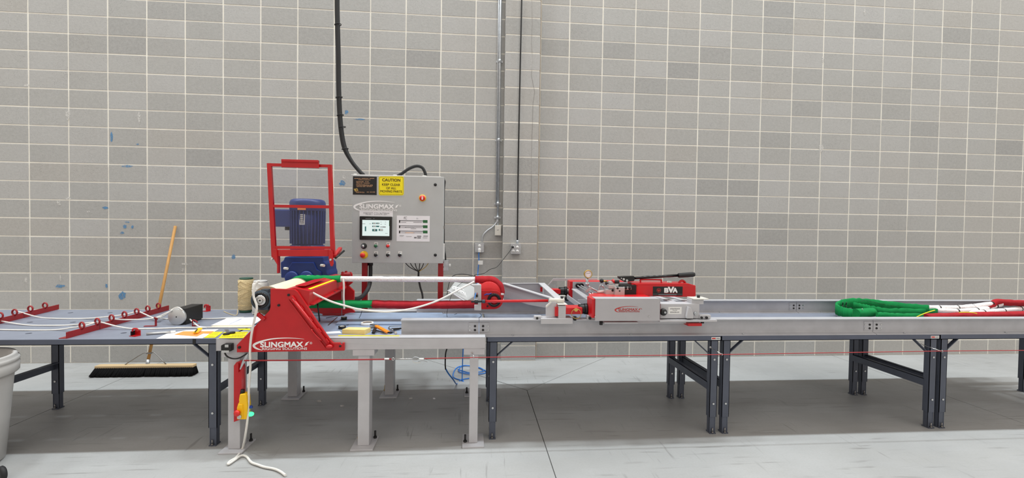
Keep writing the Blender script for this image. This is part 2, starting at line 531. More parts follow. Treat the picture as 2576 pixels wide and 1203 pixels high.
def get_block(w, h):
    key = (round(w, 3), round(h, 3), random.randrange(5))
    if key not in _cache:
        me = block_mesh(w, h, hash(key) & 0xffff).mesh('block', V((0, 0, 0)))
        me.materials.append(M['block']); _cache[key] = me
    return _cache[key]

def masonry(root, cells, y, limit=300, nm='block'):
    """cells: (x0,x1,z0,z1) incl. half joints; the largest in view become single blocks"""
    seen, rest = [], []
    for c in cells:
        x0, x1, z0, z1 = c
        q = [proj((a, y, b)) for a in (x0, x1) for b in (z0, z1)]
        us = [a for a, _ in q]; vs_ = [b for _, b in q]
        iw = min(max(us), 2576) - max(min(us), 0); ih = min(max(vs_), 1203) - max(min(vs_), 0)
        inside = iw > 0 and ih > 0
        (seen if inside else rest).append((iw * ih if inside else 0, c))
    seen.sort(key=lambda t: -t[0])
    rest += seen[limit:]; seen = seen[:limit]
    for _, (x0, x1, z0, z1) in seen:
        o = bpy.data.objects.new(nm, get_block(x1 - x0 - G, z1 - z0 - G))
        o.location = ((x0 + x1) / 2, y + random.uniform(-0.0012, 0.0012), (z0 + z1) / 2)
        COL.objects.link(o); o.parent = root
    if rest:
        mb = MB()
        for _, (x0, x1, z0, z1) in rest:
            b = block_mesh(x1 - x0 - G, z1 - z0 - G, random.randrange(999))
            c = V(((x0 + x1) / 2, y, (z0 + z1) / 2))
            mb.add([v + c for v in b.v], b.f)
        part('further_blocks', mb, 'block', root, kind='stuff')

XL0, XP0, XP1, XR1 = -7 * CW, 5.222, 5.632, 15 * CW - 0.096 + 24 * CW
rows = [(max(0.0, ZR(j + 1)), ZR(j)) for j in range(-9, 19)]
ZT = rows[0][1]
wl = struct('wall_back_left', MB().box((XL0, 0.004, 0), (XP0 + 0.2, 0.2, ZT)), 'mortar', 'grey concrete block wall left of the pilaster with pale mortar joints')
masonry(wl, [(k * CW, (k + 1) * CW, z0, z1) for k in range(-7, 13) for z0, z1 in rows], 0.0)
RX = 15 * CW - 0.096
wr = struct('wall_back_right', MB().box((XP0 + 0.2, 0.004, 0), (XR1, 0.2, ZT)), 'mortar', 'grey concrete block wall right of the pilaster with pale mortar joints')
cells = [(RX + k * CW, RX + (k + 1) * CW, z0, z1) for k in range(0, 24) for z0, z1 in rows]
cells += [(XP1 + 0.022, RX, z0, z1) for z0, z1 in rows]
masonry(wr, cells, 0.0)
part('corner_band', MB().box((XP1 - 0.02, -0.004, 0), (XP1 + 0.02, 0.01, ZT)), 'band', wr, label='brown sealant in the corner joint')  # thin brown band down the right corner of the pilaster
pil = struct('wall_pilaster', MB().box((XP0 + 0.004, -0.092, 0), (XP1 - 0.004, 0.02, ZT)), 'mortar', 'concrete block pilaster standing proud of the wall')
zp = [z0 - 0.014 for z0, _ in rows] + [0.0]
pc = [(XP0 - G / 2, XP1 + G / 2, max(0.0, z0 - 0.012), z1 - 0.012) for z0, z1 in rows]
masonry(pil, pc, -0.095)
crack = [P(u, v, y=-0.0955) for u, v in ((1338, 0), (1339, 60), (1337, 110), (1340, 150), (1337, 190), (1345, 230), (1341, 258), (1340, 300), (1337, 395), (1337, 470), (1335, 520))]
part('crack', MB().tube(crack, 0.0009, n=4, sub=2), 'joint', pil, label='thin dark crack running down the face')

# paint and chalk marks on the wall: thin irregular films
def mark(wallobj, u, v, w, h, mat, y=-0.0016, seed=0):
    rnd = random.Random(seed * 31 + int(u))
    c = P(u, v, y=y); n = 12; pts = []
    for k in range(n):
        a = 2 * math.pi * k / n; r = 0.6 + 0.5 * rnd.random()
        pts.append(c + V((math.cos(a) * w / 2 * r, 0, math.sin(a) * h / 2 * r)))
    part('paint_mark', MB().prism(pts, (0, 0.0006, 0)), mat, wallobj)
S_ = 0.0046
for u, v, w, h, m in ((281, 347, 8, 28, 'paint_blue'), (346, 363, 7, 4, 'paint_blue'), (320, 418, 30, 7, 'paint_blue'), (265, 523, 14, 8, 'paint_blue'), (313, 570, 10, 11, 'paint_blue'),
                      (333, 571, 7, 9, 'paint_blue'), (321, 559, 12, 3, 'paint_blue'), (307, 586, 11, 7, 'paint_blue'), (150, 720, 24, 9, 'paint_blue'), (267, 719, 8, 12, 'paint_blue'),
                      (308, 744, 18, 22, 'paint_blue'), (587, 646, 10, 12, 'paint_blue'), (861, 461, 16, 14, 'paint_blue'), (872, 282, 10, 12, 'paint_blue'), (905, 300, 30, 4, 'paint_blue'),
                      (171, 289, 11, 32, 'paint_white'), (350, 296, 7, 30, 'paint_white'), (148, 512, 10, 14, 'paint_white'), (172, 499, 14, 7, 'paint_white'), (222, 533, 7, 8, 'paint_white'),
                      (65, 705, 8, 20, 'paint_white'), (152, 700, 4, 16, 'paint_white'), (465, 664, 16, 8, 'paint_white'), (459, 679, 5, 9, 'paint_white'), (865, 447, 9, 14, 'paint_white'),
                      (67, 215, 13, 8, 'paint_white')):
    mark(wl, u, v, w * S_, h * S_, m)
for u, v, w, h in ((2066, 372, 16, 26), (2070, 150, 8, 22), (2175, 30, 6, 20)):
    mark(wr, u, v, w * S_, h * S_, 'paint_white')

# floor: poured slabs parted by saw cuts, a diamond isolation joint round the pilaster
FX0, FX1, FY0 = -7.0, 19.0, -16.0
fl = struct('floor', MB().box((FX0, FY0, -0.2), (FX1, 0.2, -0.012)), 'joint', 'pale concrete floor with saw cut joints and scuffs')
g = 0.003
AX, AR = 5.42, 1.085
def slab(poly):
    part('slab', MB().prism([V((a, b, -0.05)) for a, b in poly], (0, 0, 0.05)), 'floor', fl)
cuts = [1.36, 5.415, 9.49, 13.55]
slab([(FX0, FY0), (cuts[0] - g, FY0), (cuts[0] - g, 0), (FX0, 0)])
e = g * 1.414
slab([(cuts[0] + g, FY0), (cuts[1] - g, FY0), (cuts[1] - g, -AR - e), (AX - AR - e, 0), (cuts[0] + g, 0)])
slab([(cuts[1] + g, FY0), (cuts[2] - g, FY0), (cuts[2] - g, 0), (AX + AR + e, 0), (cuts[1] + g, -AR - e)])
slab([(AX - AR + e, 0), (AX, -AR + e), (AX + AR - e, 0)])
slab([(cuts[2] + g, FY0), (cuts[3] - g, FY0), (cuts[3] - g, 0), (cuts[2] + g, 0)])
slab([(cuts[3] + g, FY0), (FX1, FY0), (FX1, 0), (cuts[3] + g, 0)])
# ================================================================ BENCHES, BASE FRAME, RAILS
def plate_holes(outer, holes, z0, z1, n=14):
    bm = bmesh.new(); loops = []
    def loop(pts):
        vs = [bm.verts.new((a, b, 0)) for a, b in pts]
        return [bm.edges.new((vs[i], vs[(i + 1) % len(vs)])) for i in range(len(vs))]
    es = loop(outer)
    circ = [[(cx + r * math.cos(2 * math.pi * k / n), cy + r * math.sin(2 * math.pi * k / n)) for k in range(n)] for cx, cy, r in holes]
    for c in circ: es += loop(c)
    bmesh.ops.triangle_fill(bm, edges=es, use_beauty=True, normal=(0, 0, 1))
    bm.verts.index_update()
    mb = MB(); pts = [(v.co.x, v.co.y) for v in bm.verts]
    tri = [tuple(v.index for v in f.verts) for f in bm.faces]
    mb.add([(a, b, z1) for a, b in pts], tri); mb.add([(a, b, z0) for a, b in pts], [t[::-1] for t in tri])
    for lp in [outer] + circ:
        m = len(lp)
        mb.add([(a, b, z0) for a, b in lp] + [(a, b, z1) for a, b in lp], [(k, (k + 1) % m, m + (k + 1) % m, m + k) for k in range(m)])
    bm.free()
    return mb

TZ, TF, TB = 0.765, -2.105, -0.94      # bench top height, front and back edge
LF, LB = -2.075, -1.335                # front and back leg centre
def leg(root, x, y, face):
    """channel leg with a bolt-on foot"""
    w, d, t = 0.058, 0.05, 0.004
    mb = MB()
    mb.box((x - w / 2, y + face * d / 2, 0.13), (x + w / 2, y + face * (d / 2 - t), TZ - 0.038))
    mb.box((x - w / 2, y - d / 2, 0.13), (x - w / 2 + t, y + d / 2, TZ - 0.038))
    mb.box((x + w / 2 - t, y - d / 2, 0.13), (x + w / 2, y + d / 2, TZ - 0.038))
    o = part('leg', mb, 'leg_dark', root)
    f = MB().box((x - w / 2 + 0.006, y - d / 2 + 0.004, 0.008), (x - w / 2 + 0.011, y + d / 2 - 0.004, 0.18)).box((x + w / 2 - 0.011, y - d / 2 + 0.004, 0.008), (x + w / 2 - 0.006, y + d / 2 - 0.004, 0.18))
    f.box((x - w / 2 + 0.006, y + face * (d / 2 - 0.006), 0.008), (x + w / 2 - 0.006, y + face * (d / 2 - 0.01), 0.18))
    f.box((x - 0.024, y - 0.032, 0), (x + 0.024, y + 0.032, 0.008))
    part('foot', f, 'leg_dark', o, label='bolted adjustable foot')
    for z in (0.58, 0.235):
        part('bolt', MB().cyl((x, y + face * d / 2, z), (x, y + face * (d / 2 + 0.006), z), 0.008, n=8), 'chrome', o)
    part('anchor_bolt', MB().cyl((x - 0.002, y + face * 0.028, 0.008), (x - 0.002, y + face * 0.028, 0.045), 0.0045, n=6).cyl((x - 0.002, y + face * 0.028, 0.008), (x - 0.002, y + face * 0.028, 0.017), 0.009, n=6), 'steel', o)
def bench(label, x0, x1, legs, holes=(), plate=True, group=None):
    root = thing('work_bench', label, 'work bench', ((x0 + x1) / 2, -1.52, 0), group)
    top = plate_holes([(x0, TF + 0.004), (x1, TF + 0.004), (x1, TB), (x0, TB)], holes, TZ - (0.034 if holes else 0.004), TZ)
    part('bench_top', top, 'table_top', root)
    fr = MB()
    for y0, y1 in ((TF, TF + 0.004), (TB - 0.004, TB)):
        fr.box((x0, y0, TZ - 0.038), (x1, y1, TZ - 0.0002))
    fr.box((x0, TF, TZ - 0.038), (x0 + 0.004, TB, TZ - 0.004)).box((x1 - 0.004, TF, TZ - 0.038), (x1, TB, TZ - 0.004))
    fr.box((x0, TF, TZ - 0.038), (x1, TF + 0.03, TZ - 0.034))
    part('apron', fr, 'table_edge', root)
    for x, side in legs:
        leg(root, x, LF, -1); leg(root, x, LB, -1)
        part('stretcher', MB().box((x - 0.02 + side * 0.012, LF + 0.02, 0.335), (x - 0.016 + side * 0.012, LB - 0.02, 0.395)).box((x - 0.02 + side * 0.012, LF + 0.02, 0.391), (x + 0.02 + side * 0.012, LB - 0.02, 0.395)), 'leg_dark', root)
        for y in (LF + 0.01, LB - 0.01):
            part('brace', MB().bar((x + side * 0.024, y, 0.615), (x + side * 0.155, y, 0.731), 0.006, 0.03, (0, 1, 0)), 'leg_dark', root)
        part('leg_cap', MB().box((x - 0.028, LF - 0.02, 0.722), (x + 0.028, LB + 0.02, 0.727)), 'leg_dark', root)
    if plate:
        px_ = x1 + 0.012 - 0.055
        pl = part('maker_plate', MB().box((px_ - 0.036, TF - 0.0015, TZ - 0.03), (px_ + 0.036, TF, TZ - 0.01)), 'white', root, label='small white and red maker plate')
        part('red_print', MB().box((px_ - 0.032, TF - 0.0021, TZ - 0.025), (px_ - 0.002, TF - 0.0015, TZ - 0.015)), 'ink_red', pl)
        part('grey_print', MB().box((px_ + 0.002, TF - 0.0021, TZ - 0.023), (px_ + 0.032, TF - 0.0015, TZ - 0.017)), 'ink_grey', pl)
    return root
hl = []
for a, b in ((820, 403), (1280, 403), (348, 513), (850, 513), (333, 643), (1440, 638), (1845, 511), (2075, 405), (2600, 513)):
    q = P(a * .21617, 700 + b * .21617, z=TZ); hl.append((q.x, q.y, 0.019))
bl = bench('slate grey steel bench carrying the red eyelet bars and white cords', 0.25, 3.118, [(0.42, 1), (1.40, 1), (3.055, -1)], hl, plate=False)
part('edge_clip', MB().box((2.925, TF - 0.003, TZ - 0.037), (2.945, TF - 0.0005, TZ)), 'black', bl, label='black clip on the bench edge')
bench('slate grey bench bolted up against the light grey base frame', 4.985, 6.794, [(5.035, 1), (6.745, -1)])
bench('slate grey bench under the rails between two pairs of twin legs', 6.798, 8.636, [(6.845, 1), (8.59, -1)])
bench('slate grey bench under the heap of folded green and red slings', 8.640, 10.5, [(8.685, 1), (10.43, -1)], plate=False)

# ---- light grey base frame that carries the machine
BF, BT, BB = -2.195, 0.787, 0.703
fx0, fx1 = 3.128, 4.972
base = thing('base_frame', 'light grey welded steel frame on bolted posts under the red machine', 'machine base', (4.05, -1.6, 0))
ch = MB()
ch.box((fx0, BF, BB), (fx1, BF + 0.006, BT)).box((fx0, BF, BT - 0.006), (fx1, BF + 0.1, BT)).box((fx0, BF, BB), (fx1, BF + 0.1, BB + 0.006))
part('front_beam', ch, 'lamp_grey', base, 0.002)
ch = MB().box((fx0, -1.06, BB), (fx1, -1.054, BT)).box((fx0, -1.15, BT - 0.006), (fx1, -1.054, BT)).box((fx0, -1.15, BB), (fx1, -1.054, BB + 0.006))
part('rear_beam', ch, 'lamp_grey', base, 0.002)
for x in (fx0, 4.045, fx1 - 0.08):
    part('cross_beam', MB().box((x + 0.002, BF + 0.008, BB + 0.002), (x + 0.078, -1.062, TZ - 0.012)), 'lamp_grey', base, 0.002)
part('deck_plate', MB().box((fx0 + 0.006, BF + 0.1, TZ - 0.012), (fx1 - 0.006, -1.15, TZ)), 'deck_blue', base, 0.001)
part('raised_plate', MB().prism([P(845, 815, z=TZ + .012), P(1022, 815, z=TZ + .012), P(1124, 815, z=TZ + .012), P(1112, 786, z=TZ + .012), P(872, 787, z=TZ + .012)], (0, 0, -0.0118)), 'deck_blue', base, 0.001, label='pale blue plate let into the deck')
for x, y, front in ((3.238, -2.13, 1), (4.115, -2.13, 1), (4.893, -2.13, 1), (3.25, -1.135, 0), (4.115, -1.135, 0), (4.89, -1.135, 0)):
    w = 0.04 if x < 4.8 else 0.031
    ps = part('post', MB().box((x - w, y - 0.05, 0.012), (x + w, y + 0.05, BB - 0.045)), 'lamp_grey', base, 0.004)
    part('saddle_plate', MB().box((x - 0.075, y - 0.062, BB - 0.045), (x + 0.075, y + 0.062, BB)), 'lamp_grey', ps, 0.003)
    part('base_plate', MB().box((x - 0.078, y - 0.105, 0), (x + 0.078, y + 0.105, 0.012)), 'lamp_grey', ps, 0.002)
    for sx in (-1, 1):
        if sx > 0 and 4.8 < x: continue
        bx, by = x + sx * 0.058, y + 0.07 if x < 4.8 else y - 0.03
        part('anchor_bolt', MB().cyl((bx, by, 0.012), (bx, by, 0.065), 0.0075, n=8).cyl((bx, by, 0.012), (bx, by, 0.024), 0.013, n=6), 'rubber' if sx > 0 or x > 4.8 else 'brass', ps)

# ---- the two long beam rails
RZ = TZ + 0.128
def rail(label, x0, x1, yc, ends):
    root = thing('beam_rail', label, 'rail', ((x0 + x1) / 2, yc, TZ))
    hw = 0.042
    prof = [(-hw, 0), (hw, 0), (hw, .006), (.006, .016), (.004, .022), (.004, .106), (.006, .112), (hw, .122), (hw, .128), (-hw, .128), (-hw, .122), (-.006, .112), (-.004, .106), (-.004, .022), (-.006, .016), (-hw, .006)]
    part('beam', MB().prism([V((x0, yc + a, TZ + b)) for a, b in prof], (x1 - x0, 0, 0)), 'rail_grey', root)
    for xe, s in ends:
        sp = part('splice_plate', MB().box((xe + s * 0.001, yc - 0.0075, TZ + 0.028), (xe + s * 0.075, yc - 0.0042, TZ + 0.1)), 'rail_grey', root)
        for dx, mt, r in ((0.028, 'rubber', 0.0085), (0.066, 'chrome', 0.006)):
            for z in (0.046, 0.075):
                part('bolt', MB().cyl((xe + s * dx, yc - 0.0075, TZ + z), (xe + s * dx, yc - 0.011, TZ + z), r, n=10), mt, sp)
    n = int((x1 - x0) / 0.9)
    for k in range(n):
        x = x0 + 0.25 + k * 0.9
        part('flange_bolt', MB().cyl((x, yc - 0.03, TZ + .008), (x, yc - 0.03, TZ + .016), 0.008, n=6), 'galv', root)
    return root
YF, YR = -2.062, -1.14
rail('short light grey beam rail on the base frame beside the pine block', 4.357, 4.925, YF, [(4.925, -1)])
rail('long light grey beam rail along the bench edge carrying the logo carriage', 4.929, 8.085, YF, [(4.929, 1), (8.085, -1)])
rail('light grey beam rail along the bench edge in front of the folded slings', 8.089, 10.9, YF, [(8.089, 1)])
rail('light grey beam rail on the wall side behind the sling loop and carriage', 4.357, 8.12, YR, [(8.12, -1)])
rail('light grey beam rail on the wall side behind the folded slings', 8.124, 10.9, YR, [(8.124, 1)])
# ================================================================ RED TENSION HEAD
def c2(x, y): return 560 + .216165 * x, 660 + .216165 * y
HF = -2.222                                   # front face of the front side plate
def tr(pts, y, cv=None):
    return [P(*(cv(*p) if cv else p), y=y) for p in pts]
head = thing('tension_head', 'red steel roller head with white maker logo on its triangular side plate', 'machine', (3.6, -1.7, 0.70))
front = [(556, 308), (838, 318), (872, 345), (975, 497), (1090, 680), (1240, 892), (1285, 940), (1362, 940), (1375, 962), (1388, 962), (1392, 940), (1416, 940), (1416, 1030), (165, 1050), (163, 965), (335, 790), (470, 640), (545, 562), (556, 520)]
sp = part('side_plate', MB().prism(tr(front, HF, c2), (0, 0.02, 0)), 'red', head, 0.002)
for x, y, r in ((770, 380, .0085), (655, 500, .0085), (197, 990, .0095), (1370, 975, .0075)):
    c = P(*c2(x, y), y=HF)
    part('bolt', MB().cyl(c, c + V((0, -0.007, 0)), r, n=12).cyl(c + V((0, -0.007, 0)), c + V((0, -0.01, 0)), r * .55, n=6), 'rubber', sp)
a, b = P(*c2(352, 960), y=HF), P(*c2(1055, 960), y=HF)
logo(sp, P(*c2(345, 955), y=HF), (1, 0, 0), (0, 0, 1), (b - a).x, 'ink_white')
# latch bar with three hinge lugs, end block and knob
t0, t1 = P(*c2(815, 425), y=HF - .014), P(*c2(1235, 970), y=HF - .014)
lb = part('latch_bar', MB().cyl(t0, t1, 0.0115, n=12), 'red', head)
part('end_block', MB().bar(P(*c2(795, 400), y=HF - .012), P(*c2(835, 450), y=HF - .012), 0.026, 0.024, (0, 1, 0)), 'red', lb, 0.002)
part('guide_rib', MB().bar(P(*c2(770, 440), y=HF - .004), P(*c2(1195, 1000), y=HF - .004), 0.008, 0.012, (0, 1, 0)), 'red', lb)
for x, y in ((920, 535), (1022, 665), (1125, 795), (1215, 915)):
    c = P(*c2(x, y), y=HF - .012)
    part('lug', MB().bar(c + V((-.010, 0, .014)), c + V((.010, 0, -.014)), 0.014, 0.012, (0, 1, 0)), 'red', lb, 0.001)
k = P(*c2(1240, 985), y=HF - .016)
part('knob', MB().ball(k, 0.017, scale=(1.5, 1, 1)), 'red', lb)
part('pull_handle', MB().tube([P(*c2(*q), y=HF - d) for q, d in (((1050, 762), .004), ((1038, 790), .03), ((1075, 840), .03), ((1140, 905), .03), ((1165, 905), .004))], 0.0035, n=6), 'red', lb)
part('stop_tab', MB().bar(P(*c2(405, 598), y=HF - .006), P(*c2(490, 668), y=HF - .006), 0.024, 0.02, (0, 1, 0)), 'red', head, 0.002)
# bearing housing and roller
RX_, RZ_ = 3.447, 1.045
bc = P(*c2(460, 437), y=-2.2)
hs = part('bearing_housing', MB().lathe([(0.0, -.02), (.066, -.02), (.068, -.014), (.068, .03), (0, .03)], bc, (0, 1, 0), 32).box(bc + V((0, -.016, -.068)), P(*c2(562, 308), y=-2.17)), 'bearing', head)
part('seal_ring', MB().torus(bc + V((0, -.021, 0)), (0, 1, 0), .047, .008, 28), 'black_gloss', hs)
part('hub', MB().lathe([(0, -.034), (.028, -.034), (.036, -.03), (.038, -.018), (0, -.018)], bc, (0, 1, 0), 28), 'chrome', hs)
part('hub_ring', MB().torus(bc + V((0, -.035, 0)), (0, 1, 0), .02, .003, 24), 'steel', hs)
part('hub_centre', MB().cyl(bc + V((0, -.034, 0)), bc + V((0, -.037, 0)), .006, n=10), 'black', hs)
ro = part('drive_roller', MB().lathe([(.03, -2.15), (.088, -2.15), (.091, -2.14), (.096, -1.63), (.094, -1.62), (.07, -1.60), (.07, -1.46), (.094, -1.44), (.096, -1.43), (.094, -1.34), (.03, -1.335)], (RX_, 0, RZ_), (0, 1, 0), 40), 'cream', head)
part('roller_ring', MB().lathe([(.06, -2.163), (.097, -2.163), (.099, -2.158), (.099, -2.15), (.06, -2.149)], (RX_, 0, RZ_), (0, 1, 0), 40), 'brown', ro)
part('groove_ring', MB().lathe([(.06, -1.622), (.098, -1.622), (.098, -1.608), (.071, -1.598), (.06, -1.598)], (RX_, 0, RZ_), (0, 1, 0), 40), 'brown', ro)
# cross beam of hexagonal section running to the rear plate
prof = [(700, 322), (838, 296), (1012, 332), (1000, 520), (860, 540), (700, 420)]
fr_ = tr(prof, HF + .02, c2)
vec = V((0, 0.96, 0))
cb = part('cross_beam', MB().prism(fr_, vec), 'red', head, 0.003)
pa, pb = P(*c2(838, 296), y=HF + .02), P(*c2(1012, 332), y=HF + .02)
def on_top(s, t): return pa.lerp(pb, s) + V((0, t, 0.001))
part('yellow_stripe', MB().prism([on_top(.72, .05), on_top(.9, .05), on_top(.9, .62), on_top(.72, .62)], (0, 0, 0.0006)), 'yellow', cb)
pc_, pd = P(*c2(1012, 332), y=HF + .02), P(*c2(1000, 520), y=HF + .02)
part('cover_rib', MB().bar(pd + V((.012, .03, .012)), pd + V((.012, .85, .03)), 0.03, 0.012), 'red', cb, 0.002)
for t in (.1, .42):
    part('rib_bolt', MB().cyl(pd + V((.018, .12 + t, .02)), pd + V((.018, .12 + t, .032)), 0.009, n=8), 'rubber', cb)
part('top_wing', MB().prism([pa + V((-.01, .04, .003)), pa + V((.055, .04, .005)), pa + V((.055, .5, .005)), pa + V((-.01, .42, .003))], (0, 0, 0.008)), 'red', cb, 0.002)
# rear plate
rear = [(980, 250), (1340, 205), (1355, 150), (1420, 125), (1490, 115), (1505, 140), (1510, 240), (1465, 275), (1530, 335), (1530, 430), (1500, 540), (1540, 578), (1420, 600), (1160, 603), (1000, 560)]
rp = part('rear_plate', MB().prism(tr(rear, -1.25, c2), (0, 0.025, 0)), 'red', head, 0.002)
for x, y in ((1400, 122), (1440, 112), (1385, 300), (1465, 240)):
    c = P(*c2(x, y), y=-1.25)
    part('bolt', MB().cyl(c, c + V((0, -.02, 0)), .011, n=10), 'red_dark', rp)
part('clamp_roll', MB().cyl(P(*c2(1390, 150), y=-1.27), P(*c2(1490, 140), y=-1.27), .022, n=14), 'red_dark', rp)
part('rear_foot', MB().box(P(*c2(1160, 606), y=-1.25), P(*c2(1540, 590), y=-1.13)), 'red', head, 0.002)
part('guide_rod', MB().cyl(P(*c2(1105, 480), y=-1.9), P(*c2(1130, 690), y=-1.9), .006, n=8), 'black', head)
part('sensor_rod', MB().cyl(P(*c2(1386, 300), y=-1.45), P(*c2(1386, 620), y=-1.45), .003, n=6), 'steel', head)

# ================================================================ BLUE GEAR MOTOR
c8 = lambda x, y: (660 + .27431 * x, 390 + .27431 * y)
motor = thing('gear_motor', 'dark blue electric gear motor standing upright behind the clear guard', 'motor', (3.36, -1.12, 1.08))
MY = -1.13
def c8w(x, y, yy=MY): return P(*c8(x, y), y=yy)
mcx = (c8w(258, 500).x + c8w(575, 500).x) / 2; mr = (c8w(575, 500).x - c8w(258, 500).x) / 2
zt, zs, zb = c8w(400, 408).z, c8w(400, 515).z, c8w(400, 832).z
part('fan_cowl', MB().lathe([(0, 0), (mr, 0), (mr, zt - zs - .03), (mr * .93, zt - zs - .008), (mr * .8, zt - zs), (0, zt - zs)], (mcx, MY, zs), (0, 0, 1), 36), 'blue', motor)
body = part('motor_body', MB().cyl((mcx, MY, zb), (mcx, MY, zs), mr * .86, mr * .88, n=32), 'blue', motor)
for k in range(30):
    a = 2 * math.pi * k / 30
    d = V((math.cos(a), math.sin(a), 0))
    part('fin', MB().bar(V((mcx, MY, zb + .02)) + d * mr * .9, V((mcx, MY, zs)) + d * mr * .93, .007, mr * .15, d), 'blue', body)
part('flange', MB().cyl((mcx, MY, zb - .045), (mcx, MY, zb + .005), mr * .95, n=32), 'blue', motor)
x0, x1 = c8w(130, 500).x, mcx - mr * .6
part('terminal_box', MB().box((x0, MY - .09, c8w(130, 658).z), (x1, MY + .09, c8w(130, 500).z)), 'blue', motor, 0.012)
part('cable_gland', MB().cyl(c8w(228, 690), c8w(228, 655), .02, n=10), 'black', motor)
pf = MY - mr * .99
np_ = part('name_plate', MB().box(c8w(338, 640, pf), c8w(390, 543, pf) + V((0, .003, 0))), 'alu', motor, label='small metal rating plate')
for i, z in enumerate((555, 572, 590, 606, 622)):
    part('plate_line', MB().box(c8w(346, z + 4, pf) + V((0, -.0007, 0)), c8w(380 - 6 * (i % 2), z, pf)), 'ink', np_)
part('warning_label', MB().box(c8w(322, 503, MY - mr - .0015), c8w(398, 488, MY - mr - .0015) + V((0, .001, 0))), 'orange', motor)
gb = [(170, 1128), (165, 985), (190, 972), (205, 935), (555, 935), (560, 975), (585, 1000), (588, 1060), (600, 1095), (600, 1128)]
part('gear_case', MB().prism([c8w(x, y, -1.29) for x, y in gb], (0, .30, 0)), 'blue', motor, 0.008)
ge = part('gear_cover', MB().prism([c8w(x, y, -1.305) for x, y in ((240, 1128), (240, 1030), (270, 985), (470, 985), (500, 1050), (540, 1075), (545, 1128))], (0, .02, 0)), 'blue', motor, 0.006)
for cx_, r in ((270, .058), (405, .06)):
    c = c8w(cx_, 1125, -1.31)
    part('bearing_cap', MB().lathe([(0, -.02), (r * .8, -.02), (r, -.008), (r, .01), (0, .01)], c, (0, 1, 0), 24), 'blue', ge)
for x, y in ((215, 1040), (550, 1013)):
    c = c8w(x, y, -1.30)
    part('case_bolt', MB().cyl(c + V((-.012, 0, 0)), c + V((.022, -.02, 0)), .012, n=10), 'offwhite', motor)

# ================================================================ CLEAR GUARD DOOR
GY = -1.46
guard = thing('safety_guard', 'red framed guard with two clear panes in front of the blue motor', 'guard', (3.43, GY, 1.25))
def g(x, y, yy=GY): return P(*c8(x, y), y=yy)
def gbar(nm, a, b, w=.034, d=.03, bev=.002): return part(nm, MB().bar(g(*a), g(*b), d, w, (0, 1, 0)) if False else MB().bar(g(*a), g(*b), w, d, (0, 1, 0)), 'red', guard, bev)
def gstile(nm, pts, d=.03):
    e_ = 0.0 if nm == 'stile' else .0015
    return part(nm, MB().prism([g(*p) + V((0, e_, 0)) for p in pts], (0, d - 2 * e_, 0)), 'red', guard)
gstile('stile', [(40, 75), (77, 75), (118, 850), (118, 880), (100, 945), (83, 935)])
gstile('stile', [(598, 90), (633, 90), (662, 925), (640, 945), (622, 850)])
gstile('top_rail', [(40, 75), (633, 88), (633, 113), (40, 102)])
gstile('middle_rail', [(60, 455), (648, 463), (648, 490), (62, 480)])
gstile('bottom_rail', [(95, 835), (658, 840), (660, 864), (97, 863)])
hd = part('pull_handle', MB().box(g(172, 112, GY - .03), g(523, 52, GY - .012)), 'red', guard, 0.003)
part('grip_lip', MB().box(g(172, 60, GY - .045), g(523, 52, GY - .012)), 'red', hd, 0.002)
for pts in ([(72, 100), (605, 112), (614, 465), (90, 458)], [(88, 478), (615, 488), (626, 842), (106, 838)]):
    part('pane', MB().prism([g(x, y, GY + .012) for x, y in pts], (0, .004, 0)), 'pane', guard, label='clear acrylic pane')
part('hinge_channel', MB().prism([g(x, y, GY - .012) for x, y in ((108, 870), (605, 868), (605, 930), (108, 930))], (0, .05, 0)), 'red', guard, 0.003)
for pts in ([(95, 862), (130, 862), (137, 1010), (100, 950), (90, 930)], [(605, 868), (640, 880), (650, 1000), (640, 1022), (625, 1020), (608, 960)]):
    part('hinge_arm', MB().prism([g(x, y, GY - .03) for x, y in pts], (0, .018, 0)), 'red', guard, 0.002)
for x, y in ((92, 955), (630, 960)):
    c = g(x, y, GY - .03); part('hinge_pin', MB().cyl(c, c + V((0, -.02, 0)), .009, n=10), 'chrome', guard)
part('support_post', MB().box(g(133, 1085, GY), g(165, 925, GY + .035)), 'red', guard, 0.002)
part('side_arm', MB().bar(g(660, 930, GY), P(*c8(715, 860), y=-1.2), .03, .03), 'red', guard, 0.002)
part('damper', MB().cyl(g(672, 945, GY - .01), P(*c8(748, 880), y=-1.25), .009, n=10), 'black', guard)

# ================================================================ CONTROL CABINET
CY = -0.87
cabx0, cabx1, cabz0, cabz1 = 3.690, 4.577, 1.213, 2.075
cab = thing('control_cabinet', 'light grey control cabinet with touch screen and caution sign on red posts', 'control cabinet', (4.13, -0.75, TZ))
ck = lambda x, y, yy=CY: P(880 + .087282 * x, 440 + .087282 * y, y=yy)      # crop of the sign corner
cs = lambda x, y, yy=CY: P(860 + .232751 * x, 420 + .232751 * y, y=yy)      # crop of the whole door
cp = lambda x, y, yy=CY: P(890 + .099751 * x, 540 + .099751 * y, y=yy)      # crop of the push buttons
part('enclosure', MB().box((cabx0 + .004, CY + .022, cabz0 + .002), (cabx1 - .004, CY + .26, cabz1 - .002)), 'cabinet', cab, 0.004)
door = part('door', MB().box((cabx0, CY, cabz0), (cabx1, CY + .02, cabz1)), 'cabinet', cab, 0.004)
part('drip_lip', MB().box((cabx0 - .012, CY + .002, cabz1 - .002), (cabx1 - .03, CY + .05, cabz1 + .006)), 'white', cab)
for x in (cs(228, 1100).x, cs(1062, 1100).x):
    part('stand_post', MB().box((x - .026, CY + .06, BT - .06), (x + .026, CY + .11, cabz0 + .02)), 'red_dark', cab, 0.003)
part('stand_arm', MB().box((cs(228, 1100).x - .026, -1.05, BT - .075), (cs(1062, 1100).x + .026, CY + .11, BT - .045)), 'red_dark', cab, 0.003)
